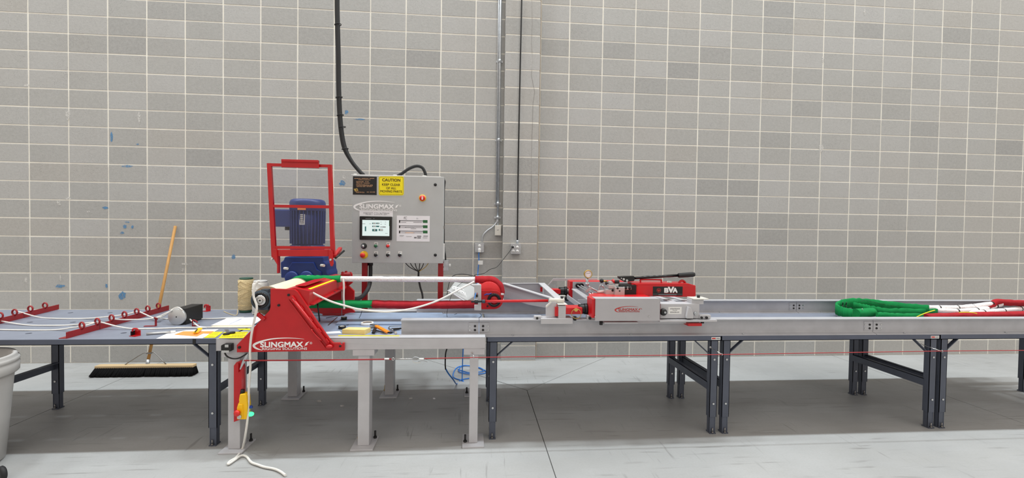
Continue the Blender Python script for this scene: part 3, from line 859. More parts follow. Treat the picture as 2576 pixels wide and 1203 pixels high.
# black data plate
F_ = CY - .0005
dp = part('data_plate', MB().box(ck(88, 570), ck(778, 55) + V((0, -.0015, 0))), 'black', door, label='black data plate with copper lettering')
R3, U3 = (1, 0, 0), (0, 0, 1)
def line(parent, s, x0, x1, y0, y1, mat, conv, bold=0.01, yy=CY - .0016):
    a, b = conv(x0, y1, yy), conv(x1, y0, yy)
    return text(s, parent, a, R3, U3, b.x - a.x, b.z - a.z, mat, bold)
for s, x0, x1, y0, y1 in (('PATENT #', 250, 395, 132, 156), ('MOTOR SIZE:', 188, 402, 185, 210), ('SERIAL NO.:', 190, 372, 226, 252),
                          ('MAXIMUM OPERATING AMPS', 188, 660, 285, 312), ('MADE IN U.S.A.', 178, 424, 488, 516)):
    line(dp, s, x0, x1, y0, y1, 'ink_tan', ck, 0.012)
rl = random.Random(4)
for x0, x1, y0, y1 in ((132, 318, 94, 116), (336, 550, 94, 116), (566, 716, 94, 116), (412, 598, 134, 154), (440, 552, 187, 208), (396, 590, 230, 250), (195, 360, 328, 350), (378, 460, 328, 350), (480, 650, 328, 350), (492, 560, 487, 507), (580, 732, 487, 507)):
    x = x0; b_ = MB()                                # lines too small to read: one worn stroke per character
    while x < x1 - 8:
        w_ = rl.uniform(9, 15); h_ = rl.uniform(0, 5)
        b_.box(ck(x, y1 - h_, CY - .0016), ck(min(x1, x + w_), y0 + h_, CY - .0016) + V((0, -.0005, 0))); x += w_ + 6
    part('worn_print', b_, 'ink_tan', dp)
part('flag_emblem', MB().prism([ck(*p, CY - .0016) for p in ((112, 402), (165, 398), (210, 382), (248, 455), (205, 470), (150, 482))], (0, -.0006, 0)), 'brass', dp)
for k in range(3):
    part('flag_stripe', MB().prism([ck(*p, CY - .0023) for p in ((170, 412 + 20 * k), (205, 402 + 20 * k), (216, 410 + 20 * k), (178, 422 + 20 * k))], (0, -.0003, 0)), 'ink_brown', dp)
# caution sign
def rrect(conv, x0, y0, x1, y1, r, yy):
    pts = []
    for cx_, cy_, a0 in ((x1 - r, y0 + r, -90), (x1 - r, y1 - r, 0), (x0 + r, y1 - r, 90), (x0 + r, y0 + r, 180)):
        for k in range(5):
            a = math.radians(a0 + 22.5 * k); pts.append(conv(cx_ + r * math.cos(a), cy_ + r * math.sin(a), yy))
    return pts
cz = part('caution_sign', MB().prism(rrect(ck, 832, 42, 1556, 592, 50, CY - .0003), (0, -.0012, 0)), 'yellow', door, label='yellow caution sign with black lettering')
bd = MB()
ring_o, ring_i = rrect(ck, 848, 58, 1540, 574, 42, CY - .0017), rrect(ck, 856, 66, 1532, 566, 36, CY - .0017)
n_ = len(ring_o); bd.add(ring_o + ring_i, [(i, (i + 1) % n_, n_ + (i + 1) % n_, n_ + i) for i in range(n_)])
part('sign_border', bd, 'ink_brown', cz)
for s, x0, x1, y0, y1, b in (('CAUTION', 935, 1455, 115, 185, .02), ('KEEP CLEAR', 930, 1450, 258, 308, .012), ('OF ALL', 1050, 1335, 358, 410, .012), ('MOVING PARTS', 880, 1506, 452, 502, .012)):
    line(cz, s, x0, x1, y0, y1, 'ink_brown', ck, b)
a, b = ck(95, 890, CY), ck(1492, 890, CY)
logo(door, a, R3, U3, b.x - a.x, 'ink_white', 0.0012)
rc = part('counter_note', MB().box(ck(280, 1200), ck(1240, 1040) + V((0, -.0008, 0))), 'paper', door, label='white paper strip reading reset counter')
line(rc, '**RESET COUNTER**', 385, 1140, 1090, 1150, 'ink_grey', ck, 0.0, CY - .001)
# rotary disconnect
dc = cs(872, 338)
ds = part('disconnect_switch', MB().lathe([(0, 0), (.034, 0), (.034, -.008), (.031, -.012), (0, -.012)], dc, (0, 1, 0), 32), 'pendant_yellow', door, label='round red and yellow disconnect switch')
part('switch_face', MB().lathe([(0, -.012), (.028, -.012), (.028, -.02), (0, -.02)], dc, (0, 1, 0), 32), 'red_button', ds)
part('switch_lever', MB().box(dc + V((-.006, -.03, -.017)), dc + V((.006, -.018, .006))).box(dc + V((-.004, -.03, 0)), dc + V((.004, -.018, .016))), 'white', ds, 0.002)
for x, y in ((1010, 193), (1010, 953)):
    c = cs(x, y); part('door_latch', MB().lathe([(0, -.008), (.012, -.008), (.015, -.004), (.015, .0), (0, 0)], c, (0, 1, 0), 16), 'black', door)
# touch screen
ts = part('touch_screen', MB().box(cp(155, 632), cp(968, 55) + V((0, -.02, 0))), 'black_gloss', door, 0.004, label='black bezelled touch screen showing counters')
sy = CY - .0205
sg = part('lit_display', MB().box(cp(213, 535, sy), cp(900, 145, sy) + V((0, -.0008, 0))), 'screen', ts)
sy2 = CY - .0216
def spr(x0, y0, x1, y1, m='teal', yy=sy2): return part('display_field', MB().box(cp(x0, y1, yy), cp(x1, y0, yy) + V((0, -.0004, 0))), m, sg)
for r in ((465, 205, 555, 240), (568, 205, 642, 240), (465, 282, 555, 315), (562, 282, 642, 315), (465, 365, 592, 422), (628, 365, 735, 410), (278, 300, 312, 420)): spr(*r)
spr(215, 230, 290, 238, 'ink_grey'); spr(385, 232, 440, 238, 'ink_grey'); spr(790, 472, 855, 478, 'ink_grey'); spr(672, 186, 700, 194, 'ink_grey'); spr(785, 186, 815, 194, 'ink_grey')
spr(672, 240, 705, 248, 'ink_grey'); spr(778, 238, 812, 246, 'ink_grey'); spr(672, 305, 705, 325, 'ink_grey'); spr(715, 305, 805, 325, 'ink_grey'); spr(890, 150, 903, 290, 'ink_green')
for r in ((485, 213, 548, 233), (596, 211, 628, 233), (485, 290, 548, 308), (505, 378, 545, 405), (660, 372, 730, 402)): spr(*r, 'white', sy2 - .0004)
part('bezel_print', MB().box(cp(295, 105, sy), cp(440, 95, sy) + V((0, -.0004, 0))).box(cp(495, 106, sy), cp(518, 90, sy) + V((0, -.0004, 0))), 'ink_grey', ts)
# procedure sheet
ps_ = part('procedure_sheet', MB().box(cp(1080, 672), cp(1918, 38) + V((0, -.0008, 0))), 'paper', door, label='white sheet with three sling drawings and green tags')
py_ = CY - .0009
def spot(x0, y0, x1, y1, m): return part('print_mark', MB().box(cp(x0, y1, py_), cp(x1, y0, py_) + V((0, -.0004, 0))), m, ps_)
for y in (140, 272, 404):
    spot(1742, y, 1860, y + 70, 'ink_green'); spot(1140, y, 1172, y + 68, 'ink'); spot(1150, y + 12, 1162, y + 22, 'paper'); spot(1175, y + 10, 1740, y + 22, 'ink_grey'); spot(1185, y + 50, 1320, y + 57, 'ink_grey'); spot(1500, y + 52, 1720, y + 60, 'ink_grey')
spot(1290, 320, 1520, 332, 'ink_grey'); spot(1290, 452, 1530, 466, 'ink_tan'); spot(1435, 352, 1570, 360, 'ink_grey')
for r in ((1155, 525, 1270, 530), (1155, 545, 1250, 550), (1320, 550, 1460, 556), (1595, 535, 1700, 560), (1755, 535, 1870, 550), (1520, 565, 1585, 600), (1600, 575, 1690, 602), (1740, 570, 1860, 575), (1740, 598, 1855, 602)): spot(*r, 'ink_grey')
line(ps_, 'fC', 1262, 1340, 55, 118, 'ink', cp, 0, py_); line(ps_, 'S~', 1585, 1630, 85, 118, 'ink', cp, 0, py_)
# push buttons
def station(x, y, capm, lab='black selector switch', sel=False):
    t = part('tag_plate', MB().box(cp(x - 44, y - 28), cp(x + 52, y - 92) + V((0, -.001, 0))), 'white', door)
    part('tag_print', MB().box(cp(x - 25, y - 55, CY - .0011), cp(x + 30, y - 66, CY - .0011) + V((0, -.0003, 0))), 'ink_grey', t)
    c = cp(x, y)
    b = part('push_button', MB().lathe([(0, -.006), (.02, -.006), (.022, 0), (0, 0)], c, (0, 1, 0), 18), 'chrome', door, label=lab)
    part('button_cap', MB().lathe([(0, -.024), (.015, -.022), (.0165, -.006), (0, -.006)], c, (0, 1, 0), 18), capm, b)
    if sel: part('selector_bar', MB().bar(c + V((-.012, -.028, .008)), c + V((.012, -.028, -.008)), .008, .012, (0, 1, 0)), capm, b)
station(560, 790, 'green_button', 'green push button'); station(865, 792, 'red_button', 'red push button')
for x in (560, 865, 1165): station(x, 1020, 'black', sel=True)
c = cp(258, 795)
kn = part('dial_knob', MB().lathe([(0, -.02), (.022, -.02), (.027, -.012), (.028, 0), (0, 0)], c, (0, 1, 0), 24), 'black', door, label='black and silver dial knob')
part('dial_cap', MB().lathe([(0, -.026), (.013, -.026), (.016, -.02), (0, -.02)], c + V((-.006, 0, 0)), (0, 1, 0), 20), 'chrome', kn)
c = cp(260, 1015)
es = part('emergency_stop', MB().lathe([(0, -.006), (.037, -.006), (.038, 0), (0, 0)], c, (0, 1, 0), 32), 'pendant_yellow', door, label='red mushroom stop button on yellow ring')
part('mushroom_cap', MB().lathe([(0, -.045), (.017, -.043), (.024, -.035), (.024, -.028), (.013, -.024), (.013, -.006), (0, -.006)], c + V((-.008, 0, -.004)), (0, 1, 0), 24), 'red_button', es)
# side hinges and glands
part('side_flange', MB().box((cabx1 - .002, CY + .02, cs(1090, 1000).z), (cabx1 + .012, CY + .06, cs(1090, 830).z)), 'white', cab, 0.002)
part('hinge', MB().box((cabx1 - .001, CY + .005, cs(1085, 670).z), (cabx1 + .008, CY + .03, cs(1085, 635).z)), 'steel', cab)
for x, y in ((893, 84), (575, 84), (150, 80)):
    c = cs(x, y, CY + .12); part('cable_gland', MB().cyl((c.x, c.y, cabz1 - .002), (c.x, c.y, cabz1 + .022), .022, n=12), 'offwhite', cab)
# ================================================================ ENDLESS SLING ON THE MACHINE
SY = -1.53
PX_, PZ_ = 5.012, 1.022                      # tail pulley centre
zt_, zb_ = 1.128, 0.915                      # strand centre lines
sling = thing('round_sling', 'endless sling with green, white and red covers stretched round both rollers', 'sling', (4.2, SY, 0.88))
def arc(cx_, cz_, r, a0, a1, n=10): return [V((cx_ + r * math.cos(math.radians(a0 + (a1 - a0) * k / n)), SY, cz_ + r * math.sin(math.radians(a0 + (a1 - a0) * k / n)))) for k in range(n + 1)]
def strand(xa, xb, z, n=14, sag=0.0): return [V((xa + (xb - xa) * k / n, SY, z - sag * math.sin(math.pi * k / n))) for k in range(n + 1)]
xg = P(858, 702, y=SY).x; xw = P(1195, 702, y=SY).x; xr = P(935, 765, y=SY).x
rz = (zt_ - zb_) / 2; RZc = (zt_ + zb_) / 2
g_top = arc(RX_ + .01, RZc, rz, 180, 92, 8) + strand(RX_ + .03, xg, zt_)
part('green_cover', MB().tube(g_top, .029, n=12, sub=0, flat=(1.5, .98), nrm=(0, 1, 0), wob=.16, seed=3), 'green', sling)
g_bot = strand(xr + .01, RX_ + .03, zb_, 10) + arc(RX_ + .01, RZc, rz, 268, 180, 8)
part('green_cover', MB().tube(g_bot, .034, n=12, sub=0, flat=(1.5, 1), nrm=(0, 1, 0), wob=.05, seed=5), 'green', sling)
part('white_core', MB().tube(strand(xg - .03, xw + .03, zt_, 40), .0225, n=14, sub=0, flat=(1.1, 1), nrm=(0, 1, 0), wob=.1, seed=6), 'whitefab', sling)
r_path = strand(xw, PX_ - .012, zt_, 5) + arc(PX_, RZc, rz, 88, -88, 16) + strand(PX_ - .02, xr, zb_, 26, 0.006)
rads = [.031] * 5 + [.034] * 14 + [.033] * 28
part('red_cover', MB().tube(r_path, rads, n=14, sub=0, flat=(1.5, 1), nrm=(0, 1, 0), wob=.14, seed=8), 'redfab', sling)
part('stitch_seam', MB().tube([p + V((0, -.052, -.002)) for p in strand(xr + .01, PX_ - .25, zb_, 10, .006)], .002, n=5, sub=0), 'redfab', sling)
part('stitch_seam', MB().tube([p + V((0, -.047, -.002)) for p in strand(RX_ + .35, xr - .02, zb_, 6)], .002, n=5, sub=0), 'green', sling)

# ================================================================ TAIL PULLEY AND TOW YOKE
c3 = lambda x, y: (1100 + .13301 * x, 670 + .13301 * y)
c4 = lambda x, y: (1320 + .12472 * x, 680 + .12472 * y)
tail = thing('tail_pulley', 'red tail pulley in a light grey tow yoke at the end of the sling', 'pulley', (5.2, -1.6, RZ))
YP = -1.66
pu = part('pulley_drum', MB().lathe([(.02, -1.625), (.098, -1.625), (.1, -1.615), (.083, -1.60), (.083, -1.46), (.1, -1.445), (.098, -1.435), (.02, -1.435)], (PX_, 0, RZc), (0, 1, 0), 40), 'red_gloss', tail)
cen = P(*c3(1076, 640), y=YP)
def carc(cx_, cy_, r, a0, a1, n=12): return [(cx_ + r * math.cos(math.radians(a0 + (a1 - a0) * k / n)), cy_ + r * math.sin(math.radians(a0 + (a1 - a0) * k / n))) for k in range(n + 1)]
yk = [(835, 455), (1010, 452)] + carc(1070, 635, 178, -90, 90, 14) + [(835, 815)]
yp = part('yoke_plate', MB().prism(tr(yk, YP, c3), (0, .016, 0)), 'red_gloss', tail, 0.002)
part('yoke_plate', MB().prism([p + V((.0, .25, 0)) for p in tr(yk, YP, c3)], (0, .016, 0)), 'red_gloss', tail, 0.002)
part('bearing_ring', MB().lathe([(.037, -.012), (.0555, -.012), (.0575, -.006), (.0575, 0), (.037, 0)], cen, (0, 1, 0), 32, closed=True), 'black_gloss', yp)
part('bearing_hub', MB().lathe([(0, -.006), (.03, -.006), (.036, 0), (0, 0)], cen, (0, 1, 0), 28), 'red_gloss', yp)
for x, y, r in ((950, 755, .0075), (1235, 530, .006)):
    c = P(*c3(x, y), y=YP); part('bolt', MB().cyl(c, c + V((0, -.006, 0)), r, n=10), 'rubber', yp)
part('grease_nipple', MB().tube([P(*c3(x, y), y=YP - .012) for x, y in ((890, 550), (930, 528), (975, 530), (1025, 512))], .005, n=6), 'blue_plastic', yp)
part('hose_clip', MB().bar(P(*c3(1205, 525), y=YP - .006), P(*c3(1258, 530), y=YP - .006), .012, .014), 'white', yp)
ch_y0, ch_y1 = -1.98, -1.22
xh0, xh1 = P(*c3(700, 600), y=ch_y0).x, P(*c3(832, 600), y=ch_y0).x
zh0, zh1 = P(*c3(760, 840), y=ch_y0).z, P(*c3(760, 350), y=ch_y0).z
part('crosshead', MB().prism(tr([(700, 505), (700, 395), (640, 352), (820, 350), (832, 365), (832, 840), (700, 832), (700, 745), (770, 745), (770, 505)], ch_y0, c3), (0, .05, 0)), 'lamp_grey', tail, 0.003)
part('crosshead', MB().prism([p for p in tr([(770, 505), (832, 505), (832, 745), (770, 745)], ch_y0 + .05, c3)], (0, .72, 0)), 'lamp_grey', tail, 0.003)
part('square_nut', MB().box(P(*c3(728, 585), y=ch_y0 - .008), P(*c3(768, 535), y=ch_y0)), 'black', tail)
r0, r1 = P(*c3(905, 665), y=-2.0), P(*c4(470, 615), y=-2.0)
for dy, nm in ((0, 'tie_rod'),):
    d_ = V((0, dy, 0))
    tr_ = part(nm, MB().cyl(r0 + d_, r1 + d_, .0105, n=14), 'red_gloss', tail)
    part('rod_thread', MB().cyl(P(*c3(640, 672), y=-2.0) + d_, r0 + d_, .007, n=10), 'rubber', tr_)
    part('rod_nut', MB().cyl(P(*c3(845, 665), y=-2.0) + d_, P(*c3(905, 665), y=-2.0) + d_, .015, n=6), 'bearing', tr_)
    part('lock_nut', MB().cyl(P(*c3(705, 672), y=-2.0) + d_, P(*c3(770, 672), y=-2.0) + d_, .016, n=6), 'rubber', tr_)
# slanted wing with the logo on its face, on the wall side
w0, w1, w2, w3 = P(*c3(215, 455), y=-1.30), P(*c3(330, 300), y=-1.2), P(*c3(700, 400), y=-1.42), P(*c3(640, 730), y=-1.55)
wing = part('guide_wing', MB().prism([w0, w1, P(*c3(600, 340), y=-1.36), w2, P(*c3(700, 720), y=-1.58), w3], (0, .012, 0)), 'cabinet', tail, 0.002)
part('wing_flange', MB().bar(w0, w3, .03, .008), 'lamp_grey', tail, 0.001)
rr_ = (P(*c3(600, 560), y=-1.42) - P(*c3(330, 400), y=-1.29)).normalized()
uu_ = (P(*c3(390, 320), y=-1.25) - P(*c3(330, 400), y=-1.29)); uu_ = (uu_ - rr_ * uu_.dot(rr_)).normalized()
if rr_.cross(uu_).y > 0: uu_ = -uu_
logo(wing, P(*c3(300, 385), y=-1.315), rr_, uu_, .235, 'ink_white', 0.004)
# tow frame to the carriage: flanged web plates
ta, tb = P(1266, 713, y=-1.32), P(1400, 754, y=-1.72)
part('tow_web', MB().prism([ta + V((0, 0, -.004)), tb + V((0, 0, -.004)), tb + V((0, 0, -.085)), ta.lerp(tb, .5) + V((0, 0, -.12)), ta + V((0, 0, -.12))], (.006, .006, 0)), 'box_grey', tail, 0.001)
part('tow_flange', MB().bar(ta, tb, .045, .01), 'lamp_grey', tail, 0.002)
tc, td = P(1362, 713, y=-1.2), P(1406, 752, y=-1.76)
part('tow_flange', MB().bar(tc, td, .06, .01), 'lamp_grey', tail, 0.002)
part('tow_web', MB().prism([P(1262, 714, y=-1.2), tc, P(1368, 757, y=-1.2), P(1268, 758, y=-1.2)], (0, .008, 0)), 'box_grey', tail, 0.001)
part('tow_top', MB().bar(P(1262, 714, y=-1.2), tc, .02, .008), 'lamp_grey', tail, 0.001)
part('end_lug', MB().box(P(*c4(310, 430), y=-1.22), P(*c4(360, 345), y=-1.24)), 'red_gloss', tail, 0.001)

# ================================================================ RAIL CLAMPS WITH RAMS
def shoe_on(root, x0, x1, yc, mat='lamp_grey'):
    part('rail_shoe', MB().box((x0, yc - .062, RZ), (x1, yc + .062, RZ + .012)).box((x0, yc - .062, RZ - .028), (x1, yc - .048, RZ + .002)).box((x0, yc + .048, RZ - .028), (x1, yc + .062, RZ + .002)), mat, root, 0.002)
cl = thing('rail_clamp', 'light grey rail clamp with white tube bracket and red jack block on the bench rail', 'clamp', (5.5, YF, RZ))
CYF = -2.124
k0, k1 = P(*c4(330, 1060), y=CYF), P(*c4(968, 1060), y=CYF)
shoe_on(cl, k0.x, k1.x, YF)
ft = part('end_foot', MB().box(P(*c4(192, 1000), y=-2.09), P(*c4(330, 905), y=-2.05)), 'lamp_grey', cl, 0.004)
c = P(*c4(250, 968), y=-2.09); part('foot_bolt', MB().cyl(c, c + V((0, -.008, 0)), .0085, n=10), 'rubber', ft)
part('upright_plate', MB().prism(tr([(430, 930), (430, 720), (520, 640), (640, 640), (640, 930)], -2.08, c4), (0, .02, 0)), 'lamp_grey', cl, 0.002)
part('clamp_post', MB().box(P(*c4(680, 985), y=-2.11), P(*c4(800, 690), y=-2.05)), 'lamp_grey', cl, 0.003)
part('post_cap', MB().box(P(*c4(672, 700), y=-2.125), P(*c4(815, 650), y=-2.03)), 'offwhite', cl, 0.006)
part('tube_bracket', MB().cyl(P(*c4(490, 608), y=-2.06), P(*c4(795, 605), y=-2.06), .017, n=14), 'offwhite', cl)
part('bracket_arm', MB().bar(P(*c4(535, 640), y=-2.1), P(*c4(430, 745), y=-2.1), .01, .008, (0, 1, 0)), 'offwhite', cl, 0.001)
c = P(*c4(750, 560), y=-2.06); part('cap_screw', MB().cyl(c + V((0, 0, -.012)), c + V((0, 0, .012)), .011, n=10), 'rubber', cl)
part('red_plate', MB().box(P(*c4(612, 930), y=-2.1), P(*c4(650, 690), y=-1.98)), 'red_gloss', cl, 0.001)
jb = part('jack_block', MB().box(P(*c4(808, 890), y=-2.1), P(*c4(1088, 700), y=-1.97)), 'red_gloss', cl, 0.004)
part('coupler', MB().cyl(P(*c4(1088, 780), y=-2.035), P(*c4(1275, 780), y=-2.035), .036, n=20).cyl(P(*c4(1200, 780), y=-2.035), P(*c4(1268, 780), y=-2.035), .042, n=20), 'black', jb)
part('ram_piston', MB().cyl(P(*c4(1270, 780), y=-2.035), P(*c4(1330, 780), y=-2.035), .026, n=16), 'chrome', jb)
rg = P(*c4(1040, 880), y=-2.125)
part('pull_ring', MB().torus(rg, (0.1, 1, 0), .036, .0025, 24, 6), 'brass', cl)
part('ring_pin', MB().cyl(P(*c4(1035, 800), y=-2.1), P(*c4(1035, 800), y=-2.135), .014, n=14), 'brass', cl)
c = P(*c4(1010, 985), y=-2.1); part('release_knob', MB().cyl(c + V((0, 0, -.01)), c + V((0, 0, .02)), .012, n=12), 'rubber', cl)
rcl = thing('rail_clamp', 'rail clamp with red jack block and black coupler on the wall side rail', 'clamp', (5.65, YR, RZ))
shoe_on(rcl, 5.42, 5.72, YR)
part('clamp_post', MB().box((5.55, YR - .03, RZ + .012), (5.61, YR + .03, RZ + .12)), 'lamp_grey', rcl, 0.003)
jb = part('jack_block', MB().box(P(*c4(540, 480), y=-1.18), P(*c4(690, 365), y=-1.09)), 'red_gloss', rcl, 0.004)
part('coupler', MB().cyl(P(*c4(690, 420), y=-1.14), P(*c4(850, 420), y=-1.14), .037, n=20).cyl(P(*c4(800, 420), y=-1.14), P(*c4(845, 420), y=-1.14), .043, n=20), 'black', jb)
part('ram_piston', MB().cyl(P(*c4(845, 425), y=-1.14), P(*c4(885, 425), y=-1.14), .026, n=16), 'chrome', jb)
part('cap_block', MB().box(P(*c4(695, 570), y=-1.2), P(*c4(805, 495), y=-1.15)), 'offwhite', rcl, 0.004)
c = P(*c4(855, 570), y=-1.2); part('roller_wheel', MB().lathe([(0, -.012), (.02, -.012), (.026, 0), (.026, .02), (0, .02)], c, (0, 1, 0), 20), 'black', rcl)
part('clear_guard', MB().prism([P(*c4(455, 300), y=-1.08), P(*c4(580, 175), y=-1.08), P(*c4(650, 230), y=-1.08), P(*c4(650, 365), y=-1.08), P(*c4(540, 365), y=-1.08)], (0, .004, 0)), 'pane', rcl, label='clear acrylic guard')
part('guard_edge', MB().bar(P(*c4(570, 188), y=-1.08), P(*c4(1465, 190), y=-1.08), .012, .022).bar(P(*c4(470, 305), y=-1.08), P(*c4(575, 185), y=-1.08), .008, .01, (0, 1, 0)), 'lamp_grey', rcl)

# ================================================================ LOGO CARRIAGE
c7 = lambda x, y: (1540 + .1247 * x, 680 + .1247 * y)
KF = -2.19
car = thing('ram_carriage', 'grey carriage with red logo covers and red cross beam straddling the rails', 'carriage', (6.15, -1.6, RZ))
f0, f1 = P(1497, 808, y=KF), P(1661, 752, y=KF)
cov = part('front_cover', MB().box((f0.x, KF, f0.z), (f1.x, KF + .004, f1.z)).box((f0.x, KF, f1.z - .004), (f1.x, KF + .1, f1.z)), 'box_grey', car, 0.001)
a, b = P(*c7(48, 790), y=KF), P(*c7(605, 790), y=KF)
logo(cov, a, R3, U3, b.x - a.x, 'ink_red', heavy=0.008)
for x, y in ((742, 935), (-340, 940)):
    c = P(*c7(x, y), y=KF); part('cover_screw', MB().cyl(c, c + V((0, -.003, 0)), .006, n=10), 'chrome', cov)
rb0, rb1 = P(1486, 800, y=KF + .03), P(1497, 744, y=KF + .03)
part('side_box', MB().box((f0.x - .022, KF + .012, f0.z + .02), (f1.x - .02, KF + .16, f1.z - .004)), 'red_gloss', car, 0.003)
part('ram_flange', MB().cyl(P(*c4(1300, 780), y=-2.035), P(*c4(1400, 780), y=-2.035), .045, n=24), 'red_gloss', car)
shoe_on(car, f0.x + .06, f1.x + .33, YF)
part('lower_shoe', MB().box(P(*c7(-160, 1085), y=-2.16), P(*c7(498, 1030), y=-2.13)), 'lamp_grey', car, 0.002)
lf = part('end_foot', MB().box(P(*c4(1255, 1000), y=-2.1), P(*c4(1415, 890), y=-2.06)), 'lamp_grey', car, 0.005)
c = P(*c4(1312, 965), y=-2.1); part('foot_bolt', MB().cyl(c, c + V((0, -.01, 0)), .011, n=12), 'rubber', lf)
# right hand end block
e0, e1 = P(*c7(970, 975), y=KF + .03), P(*c7(1765, 675), y=KF + .03)
eb = part('end_block', MB().box((e0.x, KF + .03, e0.z), (e1.x, KF + .13, e1.z)), 'lamp_grey', car, 0.004)
part('top_block', MB().box(P(*c7(1600, 690), y=KF + .04), P(*c7(1745, 560), y=KF + .12)), 'lamp_grey', car, 0.003)
tpl = part('top_plate', MB().box(P(*c7(1645, 575), y=KF + .02), P(*c7(1805, 552), y=KF + .13)), 'offwhite', car, 0.002)
c = P(*c7(1740, 535), y=KF + .07); part('cap_screw', MB().cyl(c + V((0, 0, -.01)), c + V((0, 0, .012)), .011, n=10), 'rubber', tpl)
part('foot_plate', MB().box(P(*c7(960, 1005), y=KF + .005), P(*c7(1945, 978), y=KF + .13)), 'lamp_grey', car, 0.002)
ef = part('end_foot', MB().box(P(*c7(1765, 985), y=KF + .02), P(*c7(1942, 880), y=KF + .06)), 'lamp_grey', car, 0.006)
for x, y, r in ((1898, 955, .0095), (1800, 955, .0085), (1535, 955, .0085)):
    c = P(*c7(x, y), y=KF + .015); part('foot_bolt', MB().cyl(c, c + V((0, -.01, 0)), r, n=12), 'rubber', ef)
part('gusset', MB().prism(tr([(1545, 740), (1590, 760), (1640, 880), (1635, 975), (1505, 975), (1505, 930)], KF + .0, c7), (0, .03, 0)), 'lamp_grey', car, 0.002)
c = P(*c7(1675, 872), y=KF + .03); part('hex_bolt', MB().cyl(c, c + V((0, -.016, 0)), .0145, n=6), 'galv', eb)
c = P(*c7(1022, 840), y=KF + .03); kb = part('round_knob', MB().lathe([(0, -.028), (.017, -.026), (.026, -.018), (.026, 0), (0, 0)], c, (0, 1, 0), 24), 'black', eb)
part('knob_centre', MB().cyl(c + V((.006, -.026, 0)), c + V((.006, -.031, 0)), .008, n=12), 'galv', kb)
pt = part('patent_label', MB().box(P(*c7(1130, 885), y=KF + .03), P(*c7(1402, 742), y=KF + .029)), 'white', eb, label='small white printed patent label')
for s, x0, x1, y0, y1 in (('Untitled Stretch', 1170, 1365, 765, 790), ('Patent#', 1218, 1308, 798, 822), ('No. 10,113,367', 1172, 1360, 835, 860)):
    a, b = P(*c7(x0, y1), y=KF + .0288), P(*c7(x1, y0), y=KF + .0288)
    if s.startswith('Pat'): text(s, pt, a, R3, U3, b.x - a.x, b.z - a.z, 'ink_grey')
    else:
        x = x0; b_ = MB()
        while x < x1 - 6:
            w_ = rl.uniform(7, 11); b_.box(P(*c7(x, y1), y=KF + .0288), P(*c7(min(x1, x + w_), y0 + rl.uniform(0, 8)), y=KF + .0284)); x += w_ + 5
        part('worn_print', b_, 'ink_grey', pt)
part('red_stop', MB().box(P(*c7(1535, 1130), y=-2.16), P(*c7(1708, 1028), y=-2.08)), 'red_gloss', car, 0.002)
for u, v in ((1512, 812), (1767, 808)):
    c = P(u, v, y=-2.13); part('lock_knob', MB().cyl(c + V((0, 0, .012)), c + V((0, 0, -.016)), .013, n=8), 'rubber', car)
# rear side of the carriage on the wall rail
q0, q1 = P(1440, 762, y=-1.2), P(1562, 710, y=-1.2)
part('rear_cover', MB().box((q0.x, -1.2, q0.z), (q1.x + .08, -1.196, q1.z)), 'box_grey', car, 0.001)
part('rear_box', MB().box((q0.x - .025, -1.194, q0.z + .02), (q1.x + .08, -1.06, q1.z + .004)), 'red_gloss', car, 0.003)
part('ram_flange', MB().cyl(P(*c4(875, 425), y=-1.14), P(*c4(945, 425), y=-1.14), .045, n=24), 'red_gloss', car)
shoe_on(car, q0.x + .05, q1.x + .4, YR)
part('rear_end_block', MB().box((q1.x + .1, -1.19, RZ + .012), (q1.x + .42, -1.09, RZ + .1)), 'lamp_grey', car, 0.004)
# cross beams tying both sides
zt2 = f1.z
part('red_cross_beam', MB().prism([V((f0.x - .02, KF + .1, zt2 - .016)), V((f1.x - .005, KF + .1, zt2 - .016)), V((f1.x - .03, KF + .36, zt2 - .016)), V((f0.x + .04, KF + .36, zt2 - .016))], (0, 0, .01)), 'red_gloss', car, 0.002)
part('left_web', MB().prism([(f0.x - .01, KF + .16, RZ + .02), (f0.x - .01, -1.22, RZ + .02), (f0.x - .01, -1.22, RZ + .06), (f0.x - .01, KF + .16, RZ + .06)], (.008, 0, 0)), 'lamp_grey', car)
d0, d1 = P(*c4(1000, 385), y=-1.25), P(*c4(1315, 600), y=-1.95)
part('diagonal_strap', MB().bar(d0, d1, .05, .01), 'lamp_grey', car, 0.002)
for a_, b_ in ((((905, 535), -1.5), ((1245, 650), -2.05)), (((1160, 530), -1.3), ((1570, 650), -2.0))):
    part('diagonal_strap', MB().bar(P(*c7(*a_[0]), y=a_[1]), P(*c7(*b_[0]), y=b_[1]), .05, .01), 'lamp_grey', car, 0.002)

# ================================================================ HAND PUMP
HY = -1.93
pump = thing('hand_pump', 'red hydraulic hand pump with long black lever on the carriage beam', 'pump', (6.4, -1.88, 1.06))
h = lambda x, y, yy=HY: P(*c7(x, y), y=yy)
res = part('reservoir', MB().prism([h(525, 318), h(1688, 305), h(1692, 520), h(1640, 545), h(500, 520), h(498, 330)], (0, .115, 0)), 'red_gloss', pump, 0.006)
part('reservoir_ridge', MB().prism([h(400, 262), h(1535, 268), h(1690, 312), h(525, 325)], (0, .115, .002)), 'red_gloss', pump, 0.003)
part('nose', MB().prism([h(398, 262, HY + .004), h(528, 322, HY + .004), h(500, 518, HY + .004), h(425, 500, HY + .004), h(405, 400, HY + .004)], (0, .105, 0)), 'red_gloss', pump, 0.003)
lb_ = part('brand_label', MB().box(h(818, 512), h(1422, 330) + V((0, -.001, 0))), 'black', res, label='black brand label with white letters')
ly = HY - .0012
a, b = h(1055, 448, ly), h(1130, 362, ly); text('B', lb_, a, R3, U3, b.x - a.x, b.z - a.z, 'ink_white', .05)
